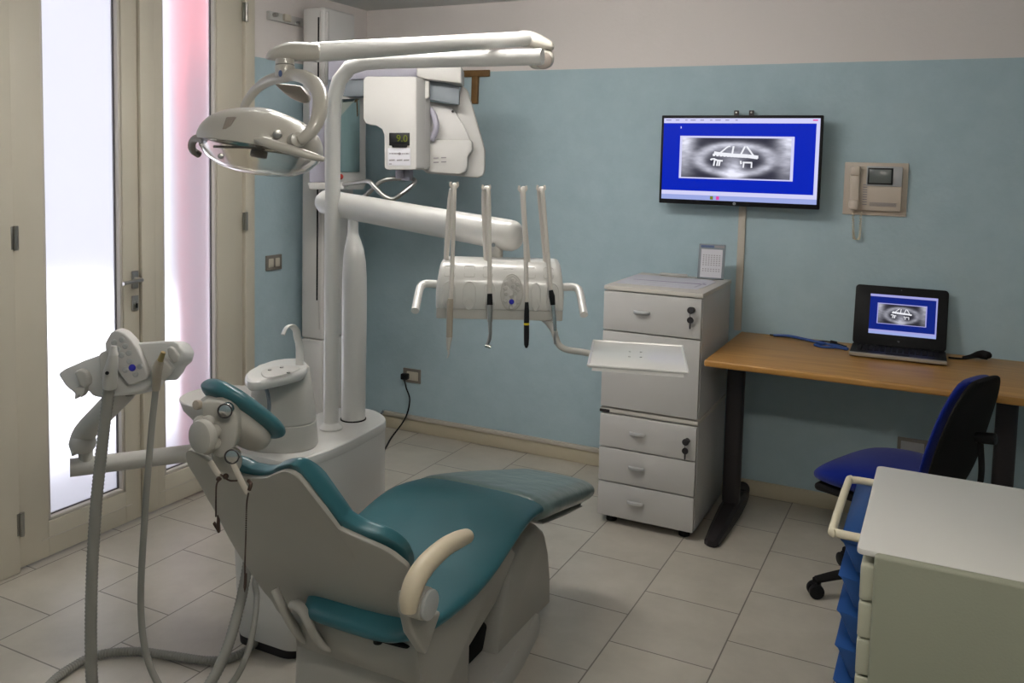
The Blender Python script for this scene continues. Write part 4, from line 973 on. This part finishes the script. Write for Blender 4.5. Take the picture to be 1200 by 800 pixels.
m = MB(); m.prism([fp_(x, y, .024) for x, y in ((120,412),(131,408),(136,420),(136,440),(138,455),(133,459),(127,455),(121,440))], B_*.04, .008, 3); m.build('hose_cradle', 'unit_grey', t)
m = MB(); m.prism([fp_(x, y, .018) for x, y in ((181,428),(190,417),(197,421),(205,430),(202,438),(196,444),(189,444),(183,438))], B_*.05, .006, 3); m.build('hose_cradle', 'unit_grey', t)
# hoses with their tips
h = thing('suction_hose', tuple(at(133,412,AD-.05)), 'thick ribbed grey suction hose looping from the assistant console to the floor', 'hose')
m = MB(); m.tube([at(128,452,2.37), at(126,470,2.37), at(120,520,2.36), at(112,600,2.34), at(107,700,2.31), at(108,800,2.29), at(118,838,2.27), at(150,862,2.26), at(200,850,2.28), at(238,812,2.33), at(262,770,2.40), at(278,720,2.47), at(287,680,2.52), at(291,655,2.55), at(292,630,2.60), Vector((-1.93,2.20,.42))], .0158, 14, smooth=8, ribs=.010); m.build('ribbed_tube', 'hose', h, angle=80)
MB().tube([at(128,454,2.365), at(129.5,436,2.355), at(132,422,2.35), at(133,412,2.35)], [.018,.018,.014,.010], 16, smooth=3).build('suction_handle', 'unit_grey', h)
MB().tube([at(133,416,2.35), at(133,411,2.35), at(133.4,405,2.35)], [.013,.010,.008], 16).build('suction_tip', 'opg_white', h)
MB().cyl(at(125.5,437,2.335), at(125.5,437,2.325), .005, 10).build('slide_button', 'black', h)
h = thing('saliva_ejector_hose', tuple(at(187,425,AD-.05)), 'thin grey suction hose with brass tip, right of the thick ribbed one', 'hose')
MB().tube([at(183,452,2.40), at(181,470,2.40), at(177,510,2.39), at(170,600,2.37), at(165,700,2.34), at(170,760,2.32), at(185,800,2.31), at(206,826,2.31), at(240,828,2.33), at(272,800,2.38), at(290,765,2.43), at(298,730,2.49), at(301,700,2.55), at(302,670,2.62), Vector((-1.90,2.22,.36))], .0088, 12, smooth=8).build('tube', 'hose', h, angle=80)
MB().tube([at(183,456,2.39), at(184,440,2.375), at(185,430,2.37), at(188,422,2.365)], [.011,.012,.014,.010], 14, smooth=3).build('ejector_handle', 'scaler', h)
MB().tube([at(186.5,426,2.365), at(191.5,412.5,2.36)], [.009,.0065], 12).build('brass_tip', 'gold', h)
# ============================================================ DENTAL CHAIR
t = thing('dental_chair', (-1.30, 2.15, 0), 'teal vinyl dental chair with grey shells and one beige armrest', 'dental chair')
# base
fp = rpoly([(-1.48,1.72),(-1.13,1.72),(-1.10,2.30),(-1.17,2.66),(-1.25,2.76),(-1.42,2.76),(-1.50,2.60)], [.06,.06,.2,.06,.06,.06,.06])
cxx, cyy = -1.30, 2.25
MB().loft([[(cxx+(x-cxx)*k, cyy+(y-cyy)*k, z) for x, y in fp] for z, k in ((0,1.0),(.03,1.0),(.055,.985),(.07,.95))]).build('base_plate', 'unit_grey', t)
def sideplate(pts, x, dx, m_, name, bev=.01):
    return MB().prism([(x, y, z) for y, z in pts], (dx, 0, 0), bev, 3).build(name, m_, t, angle=50)
# front cover
prof = [(2.33,.065),(2.36,.17),(2.42,.27),(2.48,.335),(2.545,.375),(2.62,.375),(2.68,.33),(2.715,.25),(2.735,.15),(2.74,.06)]
m = MB()
m.loft([[(x, cyy+.28+(y-cyy-.28)*k, z*kz) for y, z in prof] for x, k, kz in ((-1.175,.97,.95),(-1.185,1,1),(-1.23,1.01,1.03),(-1.32,1.015,1.045),(-1.41,1.01,1.03),(-1.455,1,1),(-1.465,.97,.95))])
m.build('front_cover', 'shell_grey', t, angle=50)
MB().box((-1.32, 2.50, .391), (.20, .05, .008), .003, mtx=None).build('cover_slot', 'soft_black', t)
# lift link box
sideplate([(1.95,.225),(2.13,.19),(2.30,.25),(2.44,.355),(2.38,.415),(2.18,.42),(1.97,.35)], -1.165, -.29, 'shell_grey', 'lift_link', .012)
sideplate([(2.10,.07),(2.33,.07),(2.36,.14),(2.30,.20),(2.16,.15)], -1.22, -.20, 'soft_black', 'lift_gap', .01)
# seat undershell
prof = [(1.765,.30),(1.90,.22),(2.06,.34),(2.19,.435),(2.30,.475),(2.28,.50),(2.08,.475),(1.90,.445),(1.76,.425),(1.745,.40)]
m = MB(); m.loft([[(x, 1.95+(y-1.95)*k, .40+(z-.40)*k) for y, z in prof] for x, k in ((-1.10,.97),(-1.11,1),(-1.30,1),(-1.48,1),(-1.49,.97))]); m.build('seat_shell', 'shell_grey', t, angle=50)
m = MB(); m.prism([(-1.125,1.785,.06),(-1.135,1.80,.425),(-1.525,1.80,.425),(-1.525,1.785,.06)], (0,.30,0), .03, 4); m.build('rear_pedestal', 'shell_grey', t, angle=50)
# seat upholstery
def cushion(rows, n=28, pw=3.2):
    """rows: (y, ztop, zbot, xl, xr, dip)"""
    out = []
    for (y, zt, zb, xl, xr, dip) in rows:
        cx_, hw, cz, hz = (xl+xr)/2, (xr-xl)/2, (zt+zb)/2, (zt-zb)/2; r = []
        for k in range(n):
            q = 2*PI*(k+.5)/n; c, s = math.cos(q), math.sin(q)
            xx = hw*abs(c)**(2/pw)*(1 if c > 0 else -1); zz = hz*abs(s)**(2/2.2)*(1 if s > 0 else -1)
            if s > 0: zz -= dip*(1-(xx/hw)**2)
            r.append((cx_+xx, y, cz+zz))
        out.append(r)
    return out
rows = [(1.700,.440,.425,-1.40,-1.17,0),(1.710,.458,.415,-1.42,-1.13,.004),(1.75,.480,.408,-1.44,-1.085,.010),(1.84,.490,.415,-1.485,-1.060,.014),(1.97,.505,.420,-1.545,-1.045,.012),(2.08,.530,.455,-1.56,-1.04,.008),
        (2.18,.556,.487,-1.555,-1.045,.004),(2.26,.570,.503,-1.55,-1.05,.0),(2.33,.572,.510,-1.535,-1.055,0),(2.42,.562,.494,-1.515,-1.06,0),(2.50,.548,.472,-1.49,-1.065,0)]
rows2 = [(2.38,.5700,.478,-1.5295,-1.050,0),(2.42,.5665,.474,-1.5225,-1.050,0),(2.55,.5435,.450,-1.485,-1.053,0),(2.66,.5185,.430,-1.445,-1.053,0),(2.76,.4955,.410,-1.41,-1.057,0),(2.84,.478,.396,-1.388,-1.062,0),(2.868,.468,.400,-1.384,-1.068,0),(2.876,.455,.412,-1.378,-1.08,0),(2.878,.440,.430,-1.36,-1.10,0)]
MB().loft(cushion(rows)).build('seat_cushion', 'teal', t, subsurf=1, angle=180)
legm = MB().loft(cushion(rows2, pw=5)); o = legm.build('foot_cover', 'cover', t, subsurf=1, angle=180); o['label'] = 'greyish translucent vinyl cover over the leg rest'
m = MB().loft(cushion([(2.44,.476,.462,-1.49,-1.075,0),(2.60,.444,.430,-1.44,-1.075,0),(2.78,.410,.398,-1.39,-1.08,0),(2.83,.402,.390,-1.37,-1.11,0)])).build('leg_rest_panel', 'unit_grey', t, angle=60)
m = MB().loft(cushion([(1.74,.412,.400,-1.42,-1.12,0),(1.90,.418,.400,-1.50,-1.10,0),(2.05,.445,.418,-1.50,-1.09,0),(2.16,.475,.452,-1.49,-1.09,0)])).build('seat_board', 'soft_black', t, angle=60)

# backrest: a thin curved shell with the pad in front; g(z) is its side profile, outlines are closed loops on it
GZ = [(.30,1.83),(.40,1.785),(.47,1.745),(.57,1.680),(.69,1.605),(.80,1.525),(.888,1.455),(.938,1.405),(.966,1.365),(1.02,1.29),(1.10,1.20)]
def gy(z):
    for (z0, y0), (z1, y1) in zip(GZ, GZ[1:]):
        if z <= z1: return lerp(y0, y1, (z-z0)/(z1-z0))
    return GZ[-1][1]
WRAP = .030
def surf(px, py, off=0, wr=True):
    r = ray(px, py); lo, hi = .6, 3.2
    for _ in range(50):
        mid = (lo+hi)/2; q = CAM+r*mid
        if q.y < gy(q.z)+off+(WRAP*min(1.1, abs((q.x+1.29)/.25))**3.5 if wr else 0): lo = mid
        else: hi = mid
    return CAM+r*lo
def sheet_body(outline, thick, off, wrap, edge=.35, n=110, K=26, pw=2.2):
    """outline: (x,z) loop -> lofted pillow between back surface and front surface, column by column"""
    P = catmull([(x, 0, z) for x, z in outline], 8, True)
    xs = [p.x for p in P]; x0, x1 = min(xs), max(xs); xc, hw = (x0+x1)/2, (x1-x0)/2; rings = []
    for i in range(n+1):
        u = -math.cos(PI*i/n)*.9985; x = xc+hw*u; zs = []
        for a, b in zip(P, P[1:]+P[:1]):
            if (a.x-x)*(b.x-x) <= 0 and a.x != b.x: zs.append(a.z+(b.z-a.z)*(x-a.x)/(b.x-a.x))
        z0, z1 = min(zs), max(zs); back, front = [], []
        eu = (1-abs(u)**6)**.5
        for k in range(K+1):
            v = -math.cos(PI*k/K); z = (z0+z1)/2+(z1-z0)/2*v
            ev = (max(0, 1-abs(v)**10))**.5; t_ = thick*max(.05, edge+(1-edge)*eu*ev) if edge < .9 else thick
            w_ = wrap*abs(u)**3.5; y = gy(z)+off+w_+thick/2
            back.append((x, y-t_/2*1.1, z+t_*.0)); front.append((x, y+t_/2, z+t_*.35))
        rings.append(back+front[::-1])
    return MB().loft(rings)
LE = [(228,525),(232,534),(244,560),(256,587),(271,620),(287,652),(300,670),(313,686),(326,698)]
BO = [(343,716),(380,723),(420,728),(455,730),(477,728)]
RI = [(480,710),(478,697),(472,688),(473,680),(475,668),(464,657),(447,645),(420,632),(400,622),(386,612),(374,594),(362,573),(348,559),(334,552.5),(321,556),(310,560),(287,558),(266,549),(250,540),(238,531)]
WR = .030
loop = [surf(x, y, .004) for x, y in LE+BO+RI]
sheet_body([(q.x, q.z) for q in loop], .016, 0, WR, edge=.6).build('back_shell', 'shell_grey', t, angle=80)
TE = [(250,536),(262,532),(279.6,536.5),(294,543),(317,546.5),(328,541),(341.5,539.5),(355,545.5),(366,557),(377.5,575),(391,592),(400,599.5),(420,613),(447.5,624),(467,638),(476,654),(476,671),(468,688),(455,700),(420,706),(380,702),(345,696),(330,684),(306,650),(290,620),(272,587),(256,555)]
loop = [surf(x, y, .040) for x, y in TE]
sheet_body([(q.x, q.z-.008) for q in loop], .046, .014, WR+.006, edge=.30, pw=2).build('back_cushion', 'teal', t, angle=80)
m = MB(); q = surf(275,587,-.002); m.ball(q, .010, (1,.3,.7)); m.build('shell_plug', 'scaler', t)
m = MB(); q = surf(278,635,.0); m.ball(q, .016, (.7,.3,1.4)); m.build('hand_slot', 'scaler', t)
# backrest hinge link and armrest
m = MB(); m.prism([onx(x,y,-1.055) for x,y in ((466,691),(478,690),(490,700),(490,719),(478,721),(466,719))], (.020,0,0), .005, 3); m.build('back_link', 'shell_grey', t)
pv = onx(506,709,-.99)
MB().cyl((-1.06,pv.y,pv.z), (-1.0,pv.y,pv.z), .036, 32, bev=.006).build('arm_pivot', 'shell_grey', t)
MB().cyl((-1.001,pv.y,pv.z), (-.990,pv.y,pv.z), .034, 32, bev=.004).build('pivot_disc', 'pale_disc', t)
m = MB(); m.prism([onx(x,y,-1.035) for x, y in ((478,716),(500,722),(518,716),(500,768),(484,744))], (-.03,0,0), .008, 3); m.build('arm_bracket', 'shell_grey', t)
ar = [onx(x,y,-1.02) for x, y in ((479,716),(480,702),(485,684),(494,668),(506,654),(521,641),(537,632),(547,628),(551,626.5))]
m = MB(); m.tube(ar, [.018,.0235,.0245,.0245,.024,.023,.022,.019,.010], 20, smooth=4, flat=.95, up=(0,-1,.3)); o = m.build('armrest', 'arm_beige', t, angle=60); o['label'] = 'beige curved armrest'
sy = 1.745
MB().tube([ony(x,y,yy) for x,y,yy in ((322,690,1.70),(329,706,1.70),(337,722,1.72),(345,735,1.74),(354,746,1.76),(369,753,1.79))], [.012,.013,.0135,.0135,.0125,.012], 14, smooth=5, flat=.8).build('tie_strap', 'shell_grey', t)
MB().tube([ony(x,y,yy) for x,y,yy in ((341,708,1.70),(352,712,1.70),(361,727,1.71),(369,743,1.73),(378,755,1.75),(388,759,1.77),(399,758,1.79))], [.012,.015,.0155,.0145,.0125,.012,.012], 14, smooth=5, flat=.8).build('tie_strap', 'shell_grey', t)
m = MB(); m.ball(ony(342,709,1.71), .011, (1,.6,.8)); m.prism([ony(x,y,1.786) for x,y in ((398,752),(402,752),(402,768),(398,768))], (0,-.012,0), .001); m.build('strap_sockets', 'soft_black', t)
m = MB(); kq = ony(443,747,1.73); m.cyl(kq, kq-Vector((0,0,.014)), .012, 14, bev=.003); m.build('seat_knob', 'soft_black', t)

# headrest: double pivot and oval pad
HC = onx(289, 487, -1.30)
# pad axis: from upper left end to lower right end in the picture; lies mostly along the back line
e0, e1 = at(244,464,1.82), at(311,514,1.91)
al = (e1-e0).normalized(); ctr = (e0+e1)/2
fw = (B_*.55+U_*.70+R_*.45); fw = (fw-al*fw.dot(al)).normalized(); sd = al.cross(fw).normalized()
L2 = (e1-e0).length/2
def oval_pad(c, l, w, h, n=32, rows=15, pwr=2.6):
    out = []
    for i in range(rows):
        s = math.sin((i/(rows-1)-.5)*PI); k = max(.03, (1-abs(s)**pwr)**(1/pwr))
        out.append([c+al*(l*s)+sd*(w*k*math.cos(2*PI*j/n))+fw*(h*k**.7*math.sin(2*PI*j/n)) for j in range(n)])
    return out
MB().loft(oval_pad(ctr+fw*.022, L2+.016, .085, .024)).build('headrest_pad', 'teal', t, angle=180)
MB().loft(oval_pad(ctr-fw*.012, L2-.002, .074, .034)).build('headrest_shell', 'shell_grey', t, angle=180)
m = MB(); pc = at(256,503,1.80); nn = (-B_*.82-R_*.50+U_*.05).normalized()
def disc(c, r, th, m_, name, bev=.004): return MB().cyl(c, c+nn*th, r, 36, bev=bev).build(name, m_, t)
body = MB(); body.prism(PX([(233,476),(237,471),(256,470),(267,474),(275,484),(278,494),(278,508),(275,522),(268,533),(258,537),(248,532),(238,520),(234,500),(236,480)], 1.768), B_*.035+R_*.0, .012, 3); body.build('pivot_body', 'shell_grey', t, angle=50)
disc(at(243,510,1.738), .034, .022, 'shell_grey', 'pivot_knob', .008)
g = MB(); 
for k in range(7):
    q = 2*PI*k/7+.4; c_ = at(241,509,1.758); u = (R_*.85-B_*.5)*math.cos(q)+U_*math.sin(q); g.ball(c_+u*.027, .014)
g.build('knob_lobes', 'shell_grey', t)
MB().cyl(at(234,474,1.775), at(229,474.5,1.765), .010, 14, bev=.002).build('release_button', 'scaler', t)
for (x, y) in ((263.5,481.5),(271.5,535)):
    c_ = at(x, y, 1.752); MB().cyl(c_+B_*.02, c_, .0135, 20, bev=.002).build('pin_socket', 'chrome', t)
    MB().tube([c_+(R_*math.cos(2*PI*k/20)+U_*math.sin(2*PI*k/20))*.0140 for k in range(20)], .0014, 8, closed=True).build('socket_ring', 'dark_metal', t)
MB().tube([at(258,525,1.83), at(262,540,1.84), Vector((-1.345,1.40,.93))], [.024,.022,.02], 14, smooth=3, flat=.6).build('headrest_bar', 'shell_grey', t)

# bib clips with chain hanging over the pivot
c = thing('bib_holder', tuple(at(270,535,1.765)), 'bib chain with white straps and bronze clips hanging from the headrest', 'bib holder')
for nm, pts, d in (('strap', ((270.5,536),(276,549),(284,566),(290.5,578)), 1.755), ('strap', ((246,540),(252,550),(259,560)), 1.765)):
    m = MB(); P0 = [at(x, y, d) for x, y in pts]
    m.tube(P0, .0062, 8, smooth=3, flat=.35, up=B_); m.build(nm, 'strap', c)
m = MB(); m.tube([at(291,563,1.757), at(294,567,1.75), at(292,574,1.75)], .004, 8, smooth=3); m.build('buckle', 'bronze', c)
MB().ball(at(264.5,558,1.76), .006).build('buckle', 'bronze', c); MB().ball(at(256,561,1.762), .005).build('buckle', 'bronze', c)
def chain(pts, d, name):
    P0 = catmull([at(x, y, dd) for (x, y), dd in zip(pts, d)], 16); m = MB(); L = 0; last = None
    for i in range(len(P0)-1):
        a, b = P0[i], P0[i+1]; n_ = max(1, int((b-a).length/.0055))
        for k in range(n_): m.ball(a.lerp(b, k/n_), .0019, n=6)
    m.build(name, 'bronze', c)
chain([(291,578),(289,592),(288,630),(287,660),(287,676)], [1.745,1.74,1.735,1.73,1.73], 'bead_chain')
chain([(259,561),(254,567),(253,585),(253,606)], [1.76,1.75,1.745,1.745], 'bead_chain')
chain([(259,556),(264,560),(270,563),(278,563)], [1.758,1.752,1.75,1.75], 'bead_chain')
m = MB(); m.prism(PX([(254,604),(256.5,610),(257.5,624),(255.5,625),(249,614),(250,612),(253.5,616)], 1.742), B_*.008, .001); m.build('alligator_clip', 'bronze', c)
m = MB(); m.prism(PX([(286,672),(289,673),(288.5,688),(286.5,695),(285,688)], 1.728), B_*.006, .001); m.build('alligator_clip', 'bronze', c)

# ============================================================ ADDED PENDANT TUBE LAMPS (unseen above the frame, raise the room's light)
def added_lamp(x, y, L, e, col, label):
    o = thing('added_pendant', (x, y, ZC), label, 'ceiling light')
    m = MB(); m.box((x, y, 2.372), (L+.04, .10, .03), .006)
    for s in (-1, 1): m.cyl((x+s*L*.4, y, 2.38), (x+s*L*.4, y, ZC), .006, 10)
    m.build('housing', 'opg_white', o)
    mm = bpy.data.materials.new('added_lamp_diffuser'); mm.use_nodes = True; nb = mm.node_tree.nodes['Principled BSDF']
    nb.inputs['Base Color'].default_value = (.8,.8,.8,1); nb.inputs['Emission Color'].default_value = (*col,1); nb.inputs['Emission Strength'].default_value = e
    M['diff%g' % x] = mm; MB().box((x, y, 2.31), (L, .13, .09), .03, 3).build('diffuser', 'diff%g' % x, o)
added_lamp(-1.62, 2.45, 1.1, 21.0, (1,.965,.92), 'long opal pendant lamp added out of view over the dental chair')  # added to brighten the chair side and upper walls
added_lamp(-.10, .55, 1.0, 21.0, (1,.935,.85), 'long opal pendant lamp added out of view over the drawer cart')  # added to brighten the console and cabinet fronts

# daylight ---------------------------------------------------------------
w = bpy.data.worlds.new('World'); SC.world = w; w.use_nodes = True
bg = w.node_tree.nodes['Background']; bg.inputs[0].default_value = (.90,.91,1.0,1); bg.inputs[1].default_value = .60
sun = bpy.data.lights.new('sun', 'SUN'); sun.energy = 10; sun.angle = .3; so = bpy.data.objects.new('sun', sun); COL.objects.link(so)
so.rotation_euler = Vector((-.35,.6,-1.0)).to_track_quat('-Z','Y').to_euler()

# camera -------------------------------------------------------------------
cd = bpy.data.cameras.new('camera'); co = bpy.data.objects.new('camera', cd); COL.objects.link(co)
cd.sensor_fit = 'HORIZONTAL'; cd.sensor_width = 36; cd.lens = 36*FPX/1200; cd.shift_x = 0; cd.shift_y = -(400-CY)/1200
cd.clip_start = .05
r3 = ROT.transposed()
mw = Matrix(((r3[0][0], -r3[0][1], -r3[0][2]), (r3[1][0], -r3[1][1], -r3[1][2]), (r3[2][0], -r3[2][1], -r3[2][2]))).to_4x4()
mw.translation = CAM; co.matrix_world = mw
SC.camera = co
SC.view_settings.view_transform = 'Standard'; SC.view_settings.look = 'None'; SC.view_settings.gamma = 1; SC.view_settings.use_curve_mapping = False
SC.view_settings.exposure = 0.66
SC.cycles.use_denoising = True; SC.cycles.max_bounces = 10; SC.cycles.diffuse_bounces = 5; SC.cycles.transmission_bounces = 8; SC.cycles.sample_clamp_indirect = 6
SC.cycles.caustics_reflective = False
